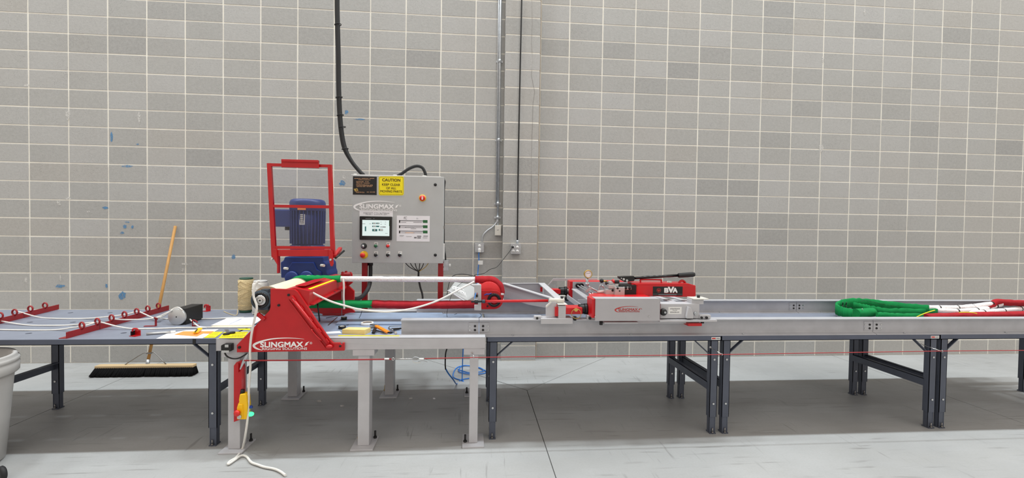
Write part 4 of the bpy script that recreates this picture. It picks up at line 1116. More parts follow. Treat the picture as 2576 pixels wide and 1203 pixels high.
a, b = h(1128, 448, ly), h(1240, 342, ly); text('V', lb_, a, R3, U3, b.x - a.x, b.z - a.z, 'ink_white', .05)
a, b = h(1225, 448, ly), h(1312, 362, ly); text('A', lb_, a, R3, U3, b.x - a.x, b.z - a.z, 'ink_white', .05)
a, b = h(1055, 472, ly), h(1310, 456, ly); text('HYDRAULICS', lb_, a, R3, U3, b.x - a.x, b.z - a.z, 'ink_red', 0)
cc = h(940, 408, ly)
part('emblem_ring', MB().lathe([(.0145, -.0004), (.0172, -.0004), (.0172, 0), (.0145, 0)], cc, (0, 1, 0), 24, closed=True), 'ink_red', lb_)
part('emblem_flash', MB().prism([h(*p, ly) for p in ((960, 388), (910, 398), (905, 412), (930, 412), (930, 440), (975, 405), (950, 402))], (0, -.0004, 0)), 'ink_red', lb_)
part('label_rule', MB().box(h(822, 488, ly), h(1418, 482, ly) + V((0, -.0004, 0))).box(h(935, 504, ly), h(1295, 490, ly) + V((0, -.0004, 0))), 'ink_grey', lb_)
part('carry_handle', MB().tube([h(570, 290, HY + .05), h(572, 215, HY + .05), h(590, 193, HY + .05), h(960, 193, HY + .05), h(990, 215, HY + .05), h(992, 285, HY + .05)], .0065, n=8, sub=4), 'red_gloss', pump)
part('filler_cap', MB().cyl(h(1150, 300, HY + .06), h(1158, 225, HY + .06), .015, .019, n=14), 'offwhite', pump)
part('rear_hook', MB().tube([h(1335, 275, HY + .05), h(1370, 225, HY + .05), h(1420, 210, HY + .05), h(1465, 240, HY + .05), h(1480, 280, HY + .05)], .009, n=8), 'red_gloss', pump)
hdp = part('pump_head', MB().box(h(150, 520, HY + .0), h(410, 262, HY + .1)), 'black', pump, 0.008)
part('head_plate', MB().prism([h(225, 335, HY - .006), h(385, 335, HY - .006), h(390, 390, HY - .006), h(245, 398, HY - .006)], (0, .008, 0)), 'alu', hdp, 0.002)
for x in (275, 352):
    c = h(x, 360, HY - .006); part('port', MB().lathe([(0, -.006), (.010, -.006), (.013, 0), (0, 0)], c, (0, 1, 0), 16), 'black', hdp)
part('head_base', MB().box(h(150, 540, HY + .0), h(520, 515, HY + .11)), 'black', pump, 0.003)
vb = part('valve_block', MB().box(h(58, 532, HY - .02), h(198, 320, HY + .05)), 'alu', pump, 0.003)
for x, y in ((110, 365), (150, 420)):
    c = h(x, y, HY - .02); part('port', MB().cyl(c, c + V((0, -.003, 0)), .0085 if x < 120 else .006, n=12), 'black', vb)
vb2 = part('valve_block', MB().box(h(-125, 528, HY + .01), h(50, 370, HY + .07)), 'alu', pump, 0.003)
c = h(8, 410, HY + .01); part('port', MB().cyl(c, c + V((0, -.003, 0)), .009, n=12), 'black', vb2)
part('valve_top', MB().box(h(-70, 372, HY + .01), h(42, 275, HY + .07)).box(h(-60, 280, HY + .02), h(-5, 215, HY + .06)), 'alu', vb2, 0.003)
part('release_valve', MB().cyl(h(92, 320, HY + .02), h(92, 260, HY + .02), .016, n=14), 'alu', vb)
part('release_knob', MB().cyl(h(92, 262, HY + .02), h(92, 205, HY + .02), .022, n=6), 'black', vb)
part('red_knob', MB().cyl(h(10, 240, HY + .03), h(45, 210, HY + .03), .017, n=10), 'red_gloss', vb2)
lv = part('lever_bracket', MB().prism([h(*p, HY + .02) for p in ((140, 130), (445, 118), (455, 200), (440, 222), (265, 242), (145, 172))], (0, .05, 0)), 'black_gloss', pump, 0.003)
for x, y in ((230, 182), (295, 208), (182, 163)):
    c = h(x, y, HY + .02); part('pivot_pin', MB().cyl(c, c + V((0, -.006, 0)), .0095 if x > 190 else .005, n=12), 'chrome', lv)
part('lever', MB().cyl(h(440, 158, HY + .045), h(1345, 105, HY + .045), .0115, n=14), 'black_gloss', pump)
part('grip', MB().lathe([(0, 0), (.017, .001), (.019, .006), (.0205, (h(1660, 85, HY + .045) - h(1332, 106, HY + .045)).length - .014), (.016, (h(1660, 85, HY + .045) - h(1332, 106, HY + .045)).length), (0, (h(1672, 84, HY + .045) - h(1332, 106, HY + .045)).length)], h(1332, 106, HY + .045), h(1672, 84, HY + .045) - h(1332, 106, HY + .045), 18), 'rubber', pump)
# manifold, tubes and gauge
def q4(x, y, yy=-1.85): return P(*c4(x, y), y=yy)
part('hydraulic_tube', MB().tube([q4(1340, 490, -1.9), q4(1240, 420, -1.8), q4(1100, 330, -1.5), q4(1068, 310, -1.26)], .006, n=8, sub=4), 'galv', pump)
part('hydraulic_tube', MB().tube([q4(1380, 480, -1.88), q4(1300, 410, -1.78), q4(1160, 325, -1.5), q4(1135, 308, -1.26)], .006, n=8, sub=4), 'galv', pump)
part('hydraulic_tube', MB().tube([q4(1490, 430), q4(1370, 375), q4(1262, 315)], .008, n=8, sub=3), 'galv', pump)
part('elbow_fitting', MB().tube([q4(1660, 410), q4(1560, 425), q4(1490, 435), q4(1475, 415)], .012, n=10, sub=3), 'white', pump)
part('elbow_fitting', MB().tube([q4(1640, 400), q4(1600, 340), q4(1550, 310)], .011, n=10, sub=3), 'galv', pump)
part('hydraulic_tube', MB().tube([q4(1490, 420), q4(1510, 320), q4(1545, 300)], .006, n=8, sub=3), 'galv', pump)
for x, y in ((1065, 308), (1135, 306)):
    c = P(*c4(x, y), y=-1.205); part('tube_end', MB().cyl(c, c + V((0, -.03, 0)), .022, n=16), 'black_gloss', pump)
part('tee_fitting', MB().cyl(q4(1258, 320), q4(1258, 150), .012, n=12).cyl(q4(1258, 300), q4(1258, 250), .018, n=8).bar(q4(1225, 440), q4(1340, 340), .02, .02), 'galv', pump)
gc = q4(1278, 78, -1.86)
ga = part('pressure_gauge', MB().lathe([(0, .02), (.032, .02), (.034, -.004), (.032, -.01), (.027, -.01), (.027, -.004), (0, -.004)], gc, (0, 1, 0), 32), 'brass', pump, label='round brass rimmed pressure gauge')
part('gauge_face', MB().cyl(gc + V((0, -.0042, 0)), gc + V((0, -.006, 0)), .0268, n=28), 'paper', ga)
part('needle', MB().bar(gc + V((-.016, -.0068, .004)), gc + V((.014, -.0068, .008)), .002, .001, (0, 1, 0)), 'ink', ga)
tk = MB()
for k in range(11):
    a = math.radians(225 - 27 * k); d = V((math.cos(a), 0, math.sin(a)))
    tk.bar(gc + V((0, -.0065, 0)) + d * .019, gc + V((0, -.0065, 0)) + d * .024, .0015, .0006, (0, 1, 0))
part('gauge_ticks', tk, 'ink', ga)
c = q4(1552, 215, -1.84); part('ball_knob', MB().ball(c, .018), 'black_gloss', pump)
part('knob_stem', MB().cyl(c, q4(1660, 230, -1.84), .007, n=8), 'brass', pump)
part('valve_spindle', MB().cyl(q4(1630, 262, -1.86), q4(1690, 275, -1.86), .012, n=10), 'black', pump)
# ================================================================ FOLDED SLINGS BETWEEN THE RAILS
c9 = lambda x, y: (2080 + .19255 * x, 740 + .19255 * y)
def fz(x, y, z):
    q = P(*c9(x, y), z=z)
    return q if q.y < -1.25 else P(*c9(x, y), y=-1.25)
fs = thing('folded_sling', 'folded sling with green sleeve, white wrapped cores and red cover between the rails', 'sling', (9.3, -1.5, TZ))
def web(nm, pts, hh, mat, th=.012, seed=2, wob=.1, sub=6):
    """flat sleeve standing on edge: (x, y, z) crop points on its centre line, hh = half height"""
    return part(nm, MB().tube([fz(*p) for p in pts], hh, n=12, sub=sub, flat=(1, th / hh), nrm=(0, 0, 1), wob=wob, seed=seed), mat, fs)
def ribbon(nm, pts, hh, mat, th=.012, seed=1, sub=8, wave=.004):
    """flat webbing on edge with wavy top and bottom selvedge"""
    rnd = random.Random(seed); c = catmull([fz(*p) for p in pts], sub); mb = MB(); vs = []
    for i, p in enumerate(c):
        d = c[min(i + 1, len(c) - 1)] - c[max(i - 1, 0)]; d.z = 0; d.normalize(); n = V((-d.y, d.x, 0)) * (th / 2)
        u_, l_ = V((0, 0, hh + rnd.uniform(-wave, wave))), V((0, 0, -hh + rnd.uniform(-wave, wave)))
        p = p + V((0, rnd.uniform(-wave, wave) * .6, 0))
        if (p + l_).z < TZ + .002: l_ = V((0, 0, TZ + .002 - p.z))
        vs += [p + n + l_, p + n + u_, p + n * .2 + u_ * 1.06, p - n + u_, p - n + l_]
    m = len(c)
    mb.add(vs, [(i * 5 + k, i * 5 + (k + 1) % 5, (i + 1) * 5 + (k + 1) % 5, (i + 1) * 5 + k) for i in range(m - 1) for k in range(5)], True)
    mb.add(vs, [(4, 3, 2, 1, 0), tuple(range((m - 1) * 5, m * 5))])
    return part(nm, mb, mat, fs)
ribbon('green_sleeve', [(1330, 205, .83), (1000, 178, .83), (700, 145, .845), (480, 122, .85), (330, 118, .85), (230, 128, .848), (150, 155, .84), (125, 185, .835), (150, 215, .83), (230, 240, .822), (340, 262, .815)], .045, 'green', .02, 3)
ribbon('green_sleeve', [(1440, 240, .80), (1100, 238, .805), (800, 232, .812), (600, 205, .825), (480, 178, .84), (330, 150, .845)], .034, 'green', .016, 5)
ribbon('green_sleeve', [(1240, 292, .79), (900, 286, .797), (650, 272, .803)], .024, 'green', .03, 9)
part('mouth_shade_plug', MB().tube([fz(600, 238, .812), fz(612, 238, .812)], .038, n=14, sub=0, flat=(1, .85)), 'black', fs, label='black plug painted as shade in the mouth of the rolled sleeve')  # solid black piece paints the shade inside the sleeve end
rollp = [fz(370, 250, .812), fz(450, 245, .812), fz(540, 240, .812), fz(600, 238, .812)]
part('green_roll', MB().tube(rollp, .047, n=16, sub=4, flat=(1, .9), wob=.05, seed=6), 'green', fs, label='rolled green sleeve end')
for x in (250, 205):
    part('tie_band', MB().tube([fz(x + 8, 108, .897), fz(x, 150, .862), fz(x + 12, 215, .83)], .004, n=6), 'black', fs)
part('stitch_line', MB().tube([fz(462, 190, .862) , fz(468, 215, .84), fz(478, 245, .82)], .003, n=5), 'offwhite', fs)
cores = ([(1080, 178, .832), (1200, 181, .833), (1460, 182, .835), (1700, 180, .835), (1900, 165, .84), (2150, 130, .855), (2240, 110, .865)],
         [(1420, 215, .815), (1700, 228, .815), (1950, 210, .82), (2090, 185, .83), (2200, 150, .845), (2270, 125, .86)],
         [(1560, 240, .80), (1800, 245, .80), (2040, 240, .805), (2300, 220, .81), (2520, 195, .82), (2700, 175, .83)])
for i, cr in enumerate(cores):
    pts = [fz(*p) for p in cr]
    o = part('white_core', MB().tube(pts, .027, n=12, sub=6, wob=.12, seed=20 + i), 'whitefab', fs)
    for k in range(1, len(pts) - 1):
        d = (pts[k + 1] - pts[k - 1]).normalized()
        part('tape_band', MB().cyl(pts[k] - d * .006, pts[k] + d * .006, .0285, n=14), 'black', o)
web('red_cover', [(1275, 298, .785), (1600, 285, .79), (2000, 275, .795), (2350, 268, .80), (2750, 255, .80)], .03, 'redfab', .045, 11, .14)
web('red_cover', [(1700, 225, .79), (2000, 200, .80), (2140, 150, .83), (2220, 105, .855), (2400, 115, .855), (2750, 120, .85)], .032, 'redfab', .03, 12, .12)
part('yellow_tail', MB().tube([fz(1410, 212, .86), fz(1330, 235, .85), fz(1240, 268, .83), fz(1165, 305, .80)], .004, n=6), 'yellow', fs)
part('yellow_tail', MB().tube([fz(1730, 240, .83), fz(1810, 238, .832), fz(1900, 242, .83), fz(1960, 255, .82)], .004, n=6), 'yellow', fs)
part('loose_thread', MB().tube([fz(440, 98, .9), fz(500, 85, .91), fz(580, 98, .9), fz(690, 125, .88), fz(800, 145, .86), fz(910, 165, .85)], .0018, n=5), 'black', fs)

# ================================================================ THINGS ON THE LEFT BENCH
c5 = lambda x, y: (.216165 * x, 700 + .216165 * y)
c6 = lambda x, y: (380 + .11646 * x, 760 + .11646 * y)
def t5(x, y, z=TZ): return P(*c5(x, y), z=z)
def t6(x, y, z=TZ): return P(*c6(x, y), z=z)
def eyebar(label, pa, pb, eyes):
    """angle iron with closed eyes welded along its top edge"""
    root = thing('eyelet_bar', label, 'guide bar', (pa + pb) / 2)
    d = (pb - pa).normalized(); n = V((d.y, -d.x, 0))
    if n.x < 0: n = -n
    H = .045
    part('angle_bar', MB().prism([pa, pa - n * .05, pa - n * .05 + V((0, 0, .005)), pa - n * .005 + V((0, 0, .005)), pa - n * .005 + V((0, 0, H)), pa + V((0, 0, H))], pb - pa), 'red_dark', root, 0.001)
    for t in eyes:
        c = pa.lerp(pb, t) - n * .003 + V((0, 0, H + .019))
        part('eyelet', MB().torus(c, d * .94 + n * .35, .0225, .0065, 22, 8), 'red_dark', root)
    return root
pa, pb = t5(775, 706), t5(1968, 372)
L_ = pb - pa
def eye_t(x, y):
    best = None
    for k in range(401):
        t = -.1 + 1.2 * k / 400; q = proj(pa_.lerp(pb_, t) + V((0, 0, .064)))
        e_ = abs(q[0] - c5(x, y)[0])
        if best is None or e_ < best[0]: best = (e_, t)
    return best[1]
pa_, pb_ = pa, pb
eyebar('dark red bar of seven eyelets next to the grey roller disc', pa, pb, [eye_t(x, y) for x, y in ((960, 555), (1138, 508), (1302, 462), (1452, 425), (1595, 383), (1725, 347), (1847, 312))])
pa_, pb_ = t5(-430, 640), t5(688, 362)
eyebar('dark red bar of eyelets farther along the bench from the roller disc', pa_, pb_, [eye_t(x, y) for x, y in ((-210, 445), (10, 410), (175, 380), (358, 345), (528, 313))])

def clip(label, a, b, h, mat='red', w=.03):
    """bent L bracket: foot from a to b, upright of height h at b"""
    root = thing('rope_bracket', label, 'bracket', a)
    d = (b - a); d.z = 0; d.normalize(); n = V((-d.y, d.x, 0)) * (w / 2)
    part('foot_plate', MB().prism([a - n, b - n, b + n, a + n], (0, 0, .005)), mat, root, 0.001)
    u = part('upright', MB().prism([b - n, b + n, b + n + V((0, 0, h)), b - n + V((0, 0, h))], d * .005), mat, root, 0.001)
    return root, b, d, n
r_, b, d, n = clip('red bent bracket between the eyelet bar and the grey roller disc', t5(1680, 562), t5(1810, 560), .062, 'red_dark', .022)
part('top_hook', MB().tube([b + V((0, 0, .055)), b + V((0, -.012, .07)), b + V((.012, -.012, .066)), b + V((.014, 0, .055))], .005, n=6), 'red_dark', r_)
r_, b, d, n = clip('bright red bracket near the front edge of the bench', t5(1535, 682), t5(1600, 668), .04, 'red', .05)
part('top_hook', MB().tube([b + V((-.02, -.02, .035)), b + V((-.015, -.02, .052)), b + V((.012, -.02, .052)), b + V((.014, -.02, .035))], .006, n=6), 'red', r_)
part('side_web', MB().box(b + V((-.03, -.025, .004)), b + V((-.024, .02, .035))), 'black', r_)
r_, b, d, n = clip('bright red bracket at the wall side beside the black block', t6(1155, 210), t6(1230, 195), .05, 'red', .05)
part('top_hook', MB().tube([b + V((-.02, -.02, .035)), b + V((-.015, -.02, .058)), b + V((.012, -.02, .058)), b + V((.014, -.02, .04))], .007, n=6), 'red', r_)
r_, b, d, n = clip('dark red bracket guiding the cord that leaves the roller disc', t6(1050, 510), t6(905, 520), .04, 'red_dark', .03)
part('top_hook', MB().tube([b + V((0, -.01, .035)), b + V((.01, -.012, .05)), b + V((.03, -.012, .042)), b + V((.04, -.01, .03))], .005, n=6), 'red_dark', r_)

# grey roller disc on its black block
bc_ = t6(560, 500)
rd = thing('roller_block', 'round grey disc on the end of a black block on the bench', 'roller', bc_)
R_d = .067
cd = bc_ + V((0.0, -.0, R_d))
part('disc', MB().lathe([(0, -.008), (R_d - .003, -.008), (R_d, -.005), (R_d, .012), (0, .012)], cd, (0.05, 1, 0), 40), 'alu', rd, label='grey brushed metal disc')
part('disc_hole', MB().cyl(cd + V((0, -.0095, 0)), cd + V((0, -.0075, 0)), .005, n=10), 'black', rd)
part('black_block', MB().box(cd + V((-.03, .012, -R_d)), cd + V((.062, .24, R_d - .004))), 'black', rd, 0.004)

# cords
def cord(label, pts, r=.0055, group=None, sub=8, mat='rope', name='rope'):
    return solo(name, MB().tube(pts, r, n=8, sub=sub), mat, label, 'rope', group)
z1 = TZ + .006
def eyeh(x, y): return P(*c5(x, y), z=TZ + .055)
cord('white cord through the eyelets that runs nearest the wall', [eyeh(175, 385), P(*c5(230, 395), z=TZ + .05), t5(450, 455, z1), t5(650, 470, z1), t5(1000, 470, z1), P(*c5(1250, 450), z=TZ + .04), eyeh(1450, 425), eyeh(1595, 390), P(*c5(1640, 400), z=TZ + .05), t5(1780, 462, TZ + .02), P(*c6(100, 345), z=TZ + .03), t6(300, 362, z1), t6(395, 365, z1)])
cord('white cord looped over the grey roller disc', [t6(120, 340, TZ + .035), t6(250, 310, TZ + .04), cd + V((-.058, .002, .035)), cd + V((-.03, .002, .062)), cd + V((.01, .002, R_d + .006)), cd + V((.045, .002, .045)), t6(760, 300, TZ + .05), t6(880, 410, TZ + .03), t6(960, 480, TZ + .02), t6(1080, 540, z1), t6(1400, 548, z1), t6(2180, 545, z1)])
cord('white cord behind the disc running on under the twine spools', [t6(890, 380, z1), t6(1000, 365, z1), t6(1300, 362, z1), t6(1700, 345, z1), t6(2000, 338, z1)])
cord('white cord through the front eyelets passing in front of the disc', [t5(-60, 480, TZ + .03), t5(0, 498, TZ + .02), t5(300, 545, z1), t5(600, 552, z1), t5(850, 545, z1), P(*c5(1000, 525), z=TZ + .04), eyeh(1138, 515), P(*c5(1200, 520), z=TZ + .05), t5(1400, 570, TZ + .02), t5(1600, 590, z1), t5(2000, 582, z1), t6(600, 558, z1), t6(1200, 552, z1)])
cord('white cord lying nearest the front edge up to the first eyelet', [t5(-60, 592, z1), t5(0, 600, z1), t5(300, 605, z1), t5(650, 602, z1), t5(850, 575, TZ + .03), eyeh(960, 560), eyeh(1100, 520)])
cord('white cord threaded between the middle eyelets', [eyeh(1302, 470), P(*c5(1350, 478), z=TZ + .05), t5(1500, 484, TZ + .025), t5(1780, 468, TZ + .02), t5(1950, 400, TZ + .06), t5(2010, 380, TZ + .06)])

# papers
def sheet(label, pts, mat, z=TZ + .0008, th=.0008, name='paper_sheet', cat='paper'):
    return solo(name, MB().prism([P(*p, z=z) for p in pts], (0, 0, th)), mat, label, cat)
q6 = lambda L: [c6(*p) for p in L]
sheet('white paper with blue print between the spools and the red plate', q6([(1290, 508), (1640, 350), (2340, 325), (2390, 380), (2200, 500)]), 'paper', TZ + .003)
sheet('manila folder under the blue printed paper', q6([(1280, 530), (1420, 495), (2250, 470), (2200, 540)]), 'paper_warm', TZ + .0006)
pp = bpy.data.objects['paper_sheet']
part('blue_line', MB().prism([P(*c6(*p), z=TZ + .0039) for p in ((1690, 480), (1700, 480), (1960, 365), (1945, 365))], (0, 0, .0003)), 'blue_dull', pp)
ws = sheet('white paper sheet under the orange card at the bench edge', q6([(110, 795), (330, 690), (760, 610), (1460, 590), (1110, 785)]), 'paper', TZ + .001)
sheet('orange card lying on the white paper sheet', q6([(500, 705), (700, 635), (1360, 632), (1290, 685), (1130, 680), (990, 745)]), 'orange', TZ + .0025, name='card')
def ysheet(label, pts, lines, z):
    o = sheet(label, q6(pts), 'yellow', z, name='paper_sheet')
    for a, b in lines:
        pa2, pb2 = P(*c6(*a), z=z + .0009), P(*c6(*b), z=z + .0009); x = 0.0; L2 = (pb2 - pa2).length; b_ = MB()
        dd = (pb2 - pa2).normalized(); up2 = V((-dd.y, dd.x, 0))
        while x < L2 - .004:
            w_ = rl.uniform(.004, .008); b_.prism([pa2 + dd * x, pa2 + dd * min(L2, x + w_), pa2 + dd * min(L2, x + w_) + up2 * .012, pa2 + dd * x + up2 * .012], (0, 0, .0003)); x += w_ + .004
        part('worn_print', b_, 'ink_brown', o)
ysheet('yellow printed sheet beside the orange card', [(1140, 775), (1320, 645), (1560, 645), (1380, 772)], [((1240, 752), (1370, 748)), ((1280, 700), (1430, 695)), ((1350, 665), (1480, 662))], TZ + .0015)
BTZ = BT + .001
ysheet('yellow printed sheet under the black scissors', [(1460, 782), (1580, 655), (2110, 640), (2000, 780)], [((1520, 755), (1980, 750)), ((1740, 728), (2010, 722)), ((1640, 695), (2020, 690)), ((1800, 665), (2080, 660))], BTZ)
solo('paper_sheet', MB().prism([P(*c6(*p), z=TZ + .0015) for p in ((1860, 580), (2150, 575), (2140, 610), (1900, 600))], (0, 0, .001)), 'yellow', 'narrow yellow paper strip behind the scissors', 'paper')
mk = thing('marker_pen', 'silver marker pen lying beside the white paper sheet', 'pen', t6(-20, 690))
part('barrel', MB().cyl(t6(-100, 690, TZ + .01), t6(420, 650, TZ + .01), .009, n=12), 'alu', mk)
part('cap', MB().cyl(t6(420, 650, TZ + .01), t6(530, 640, TZ + .01), .0095, n=12), 'white', mk)
kn = thing('utility_knife', 'yellow box cutter lying across the orange card', 'knife', t6(990, 640, TZ + .004))
part('handle', MB().bar(t6(960, 665, TZ + .014), t6(1060, 575, TZ + .014), .03, .014), 'pendant_yellow', kn, 0.003)
part('slider', MB().bar(t6(950, 650, TZ + .023), t6(1000, 590, TZ + .023), .006, .005), 'black', kn)
sc_ = thing('scissors', 'black handled scissors on the yellow sheet', 'scissors', t6(1680, 680, BTZ))
for x, y, rx in ((1625, 690, 0), (1745, 660, 0)):
    part('finger_ring', MB().torus(t6(x, y, BT + .008), (0, 0, 1), .018, .005, 18, 6), 'black', sc_)
part('blade', MB().bar(t6(1660, 670, BT + .008), t6(1600, 595, BT + .008), .012, .003).bar(t6(1680, 660, BT + .011), t6(1650, 595, BT + .011), .012, .003), 'steel', sc_)
part('handle_arm', MB().bar(t6(1690, 660, BT + .008), t6(1640, 680, BT + .008), .01, .006).bar(t6(1670, 655, BT + .009), t6(1730, 662, BT + .009), .01, .006), 'black', sc_)

# twine and white yarn spools
def spool(name, label, base_, r, h_, mat, flange, tail_pts, top_m):
    root = thing(name, label, 'spool', base_)
    part('bobbin', MB().cyl(base_, base_ + V((0, 0, .022)), r * .86, r * .92, n=24).cyl(base_ + V((0, 0, h_ - .012)), base_ + V((0, 0, h_)), r * .86, n=24), flange, root)
    w = part('winding', MB().lathe([(r * .8, .018), (r, .03), (r * 1.02, h_ * .5), (r, h_ - .03), (r * .84, h_ - .012)], base_, (0, 0, 1), 28), mat, root)
    rnd = random.Random(len(label))
    for k in range(16):
        a0 = rnd.random() * 6.28; dz = rnd.uniform(-.1, .1); z0 = rnd.uniform(.06, h_ - .06)
        pts = []
        for j in range(9):
            a = a0 + j * .42; z = min(h_ - .02, max(.026, z0 + dz * (j - 4) / 4))
            pts.append(base_ + V((math.cos(a) * r * 1.02, math.sin(a) * r * 1.02, z)))
        part('wound_strand', MB().tube(pts, .0028, n=5, sub=2), mat, w)
    if tail_pts: part('loose_end', MB().tube(tail_pts, .003, n=6), mat, root)
b1 = P(619.5, 785, z=TZ); h1 = P(619, 699, y=b1.y).z - TZ
r1_ = (P(637, 740, y=b1.y) - P(600, 740, y=b1.y)).x / 2
spool('twine_spool', 'tall spool of beige twine on a green bobbin', b1, r1_, h1, 'twine', 'green_bobbin', [b1 + V((-.06, -.03, .03)), t6(1850, 280, TZ + .004), t6(1750, 275, TZ + .004), t6(1620, 225, TZ + .004), t6(1570, 200, TZ + .004)], 'green_bobbin')
b2 = P(655, 790, z=TZ); h2 = P(655, 706, y=b2.y).z - TZ
r2_ = (P(675, 740, y=b2.y) - P(637, 740, y=b2.y)).x / 2
spool('yarn_spool', 'spool of white yarn half hidden behind the bearing', b2, r2_, h2, 'rope', 'white', [b2 + V((-.05, -.05, .03)), t6(2200, 270, TZ + .004), t6(2230, 235, TZ + .004), t6(2330, 290, TZ + .004)], 'white')

# ================================================================ THINGS ON THE BASE FRAME
c1 = lambda x, y: (820 + .18285 * x, 740 + .18285 * y)
def t1(x, y, z=TZ): return P(*c1(x, y), z=z)
pb0 = P(*c1(220, 553), z=BT); pb1 = P(*c1(532, 560), z=BT); hz = P(*c1(220, 485), y=pb0.y).z - BT
dv = V((.03, .085, 0))
solo('pine_block', MB().prism([pb0, pb1, pb1 + dv * .9, pb0 + dv * .9], (0, 0, hz)), 'pine', 'pale pine wood block beside the orange pliers', 'wood block', bevel=.002)
def taperoll(label, c, r, w, mat, core, rin, tilt=0):
    root = thing('tape_roll', label, 'tape', c)
    part('tape', MB().lathe([(rin, 0), (r, 0), (r, w), (rin, w)], c, (0, 0, 1), 28, closed=True), mat, root)
    part('core', MB().lathe([(rin - .003, .001), (rin, .001), (rin, w - .001), (rin - .003, w - .001)], c, (0, 0, 1), 24, closed=True), core, root)
taperoll('white roll of tape behind the pine block', t1(568, 425), .05, .022, 'white', 'brown', .038)
taperoll('black roll of tape standing alone on the pale blue plate', t1(248, 352, TZ + .012), .024, .022, 'black', 'offwhite', .018)
taperoll('black roll of tape partly behind the pine block', t1(222, 478), .028, .022, 'black', 'offwhite', .02)
pl = thing('pliers', 'orange handled pliers lying beside the pine block', 'pliers', t1(780, 500))
zz = TZ + .02
part('handle', MB().bar(t1(690, 440, zz + .012), t1(860, 530, zz), .03, .016), 'orange_plastic', pl, 0.005)
part('handle', MB().bar(t1(680, 470, zz), t1(650, 535, zz), .022, .014).bar(t1(660, 495, zz - .006), t1(830, 535, zz - .006), .008, .008), 'black', pl, 0.003)
part('jaw', MB().bar(t1(700, 440, zz + .012), t1(600, 465, zz), .03, .014).bar(t1(690, 428, zz + .012), t1(615, 420, zz + .006), .016, .012), 'steel', pl, 0.002)
part('end_cap', MB().bar(t1(850, 525, zz), t1(905, 535, zz), .024, .012), 'black', pl, 0.003)
pu_ = thing('hole_punch', 'small steel punch pliers behind the orange pliers', 'tool', t1(930, 500))
part('arm', MB().bar(t1(860, 470, TZ + .012), t1(970, 540, TZ + .008), .008, .01).bar(t1(900, 475, TZ + .014), t1(1040, 470, TZ + .012), .008, .01), 'steel', pu_, 0.001)
part('grip', MB().bar(t1(930, 495, TZ + .01), t1(1035, 470, TZ + .012), .012, .012), 'black', pu_, 0.002)
part('tip', MB().cyl(t1(960, 540, TZ + .004), t1(960, 530, TZ + .02), .01, n=10), 'chrome', pu_)
solo('tool_clip', MB().tube([t1(865, 470, TZ + .004), t1(880, 445, TZ + .004), t1(1000, 438, TZ + .004), t1(1040, 440, TZ + .004)], .003, n=6, sub=4), 'steel', 'thin bent steel wire behind the punch pliers', 'wire')
solo('rule_tape', MB().prism([P(*c1(x, y), z=BT + .0006) for x, y in ((170, 578), (1010, 578), (1010, 571), (170, 568))], (0, 0, .0006)), 'yellow', 'yellow measuring tape stuck along the frame edge', 'tape measure')
solo('kraft_paper', MB().prism([P(*c1(x, y), z=TZ + .001) for x, y in ((0, 548), (215, 540), (190, 510), (0, 520))], (0, 0, .0008)), 'paper', 'white paper scrap beside the pine block', 'paper')
bt = thing('chain_slot', 'dark perforated strip lying along the pale blue deck edge', 'strip', t1(90, 390))
part('strip', MB().prism([P(*c1(x, y), z=TZ + .0006) for x, y in ((20, 432), (150, 318), (165, 318), (40, 432))], (0, 0, .002)), 'steel', bt)
cable_a = [t1(0, 330, TZ + .003), t1(120, 305, TZ + .003), t1(300, 290, TZ + .003), t1(500, 292, TZ + .003), t1(640, 312, TZ + .003), t1(700, 345, TZ + .003), t1(660, 400, TZ + .003)]
solo('thin_cable', MB().tube(cable_a, .0022, n=6), 'black', 'thin black cable curving round the standing tape roll', 'cable')
solo('thin_cable', MB().tube([P(*c1(498, 180), y=-1.5), P(*c1(490, 250), y=-1.55), t1(450, 340, TZ + .003), t1(370, 410, TZ + .003), t1(280, 430, TZ + .003)], .0022, n=6), 'black', 'thin black cable hanging from the green sling to the deck', 'cable')
solo('thin_cable', MB().tube([P(*c3(480, 300), y=-1.3), P(*c3(340, 420), y=-1.32), P(*c3(250, 600), y=-1.35), t1(1665, 310, TZ + .003), t1(1800, 270, TZ + .003), t1(1950, 245, TZ + .003), t1(2120, 270, TZ + .003), t1(2130, 310, TZ + .003), t1(2080, 335, TZ + .003)], .002, n=6), 'black', 'thin black cable looping under the tail pulley', 'cable')
# white rope slung along the sling and over the side plate
rp_ = [P(*c2(905, 312), y=-2.1), P(*c2(990, 318), y=-2.12), P(*c2(1080, 372), y=-2.12), P(*c2(1250, 452), y=-2.1), P(*c2(1420, 505), y=-2.1), P(*c2(1600, 550), y=-2.1), P(*c2(1850, 575), y=-2.1),
       P(*c2(2000, 570), y=-2.1), P(1040, 776, y=-2.0), P(1100, 757, y=-1.9), P(1160, 726, y=-1.75), P(1192, 709, y=-1.6)]
cord('white rope swagging from the head beam up to the tail pulley', rp_, .0075, name='rope')
cord('short white rope end hanging from the green and white sling joint', [P(*c2(1398, 178), y=-1.6), P(*c2(1410, 260), y=-1.605), P(*c2(1408, 400), y=-1.605), P(*c2(1412, 480), y=-1.605), P(*c2(1415, 545), y=-1.605)], .008, name='rope')
hang = [P(652, 706, y=-2.235), P(641, 720, y=-2.24), P(638, 745, y=-2.245), P(646, 772, y=-2.25), P(641, 800, y=-2.25), P(633, 840, y=-2.25), P(629, 880, y=-2.25), P(630, 920, y=-2.25), P(626, 980, y=-2.25), P(624, 1040, y=-2.26), P(618, 1090, y=-2.27)]
fl_ = [(610, 1128), (595, 1150), (577, 1162), (575, 1168), (590, 1158), (606, 1147), (620, 1149), (632, 1163), (650, 1170), (665, 1175), (690, 1180), (706, 1187), (718, 1196)]
hang += [P(u, v, z=.012) for u, v in fl_]
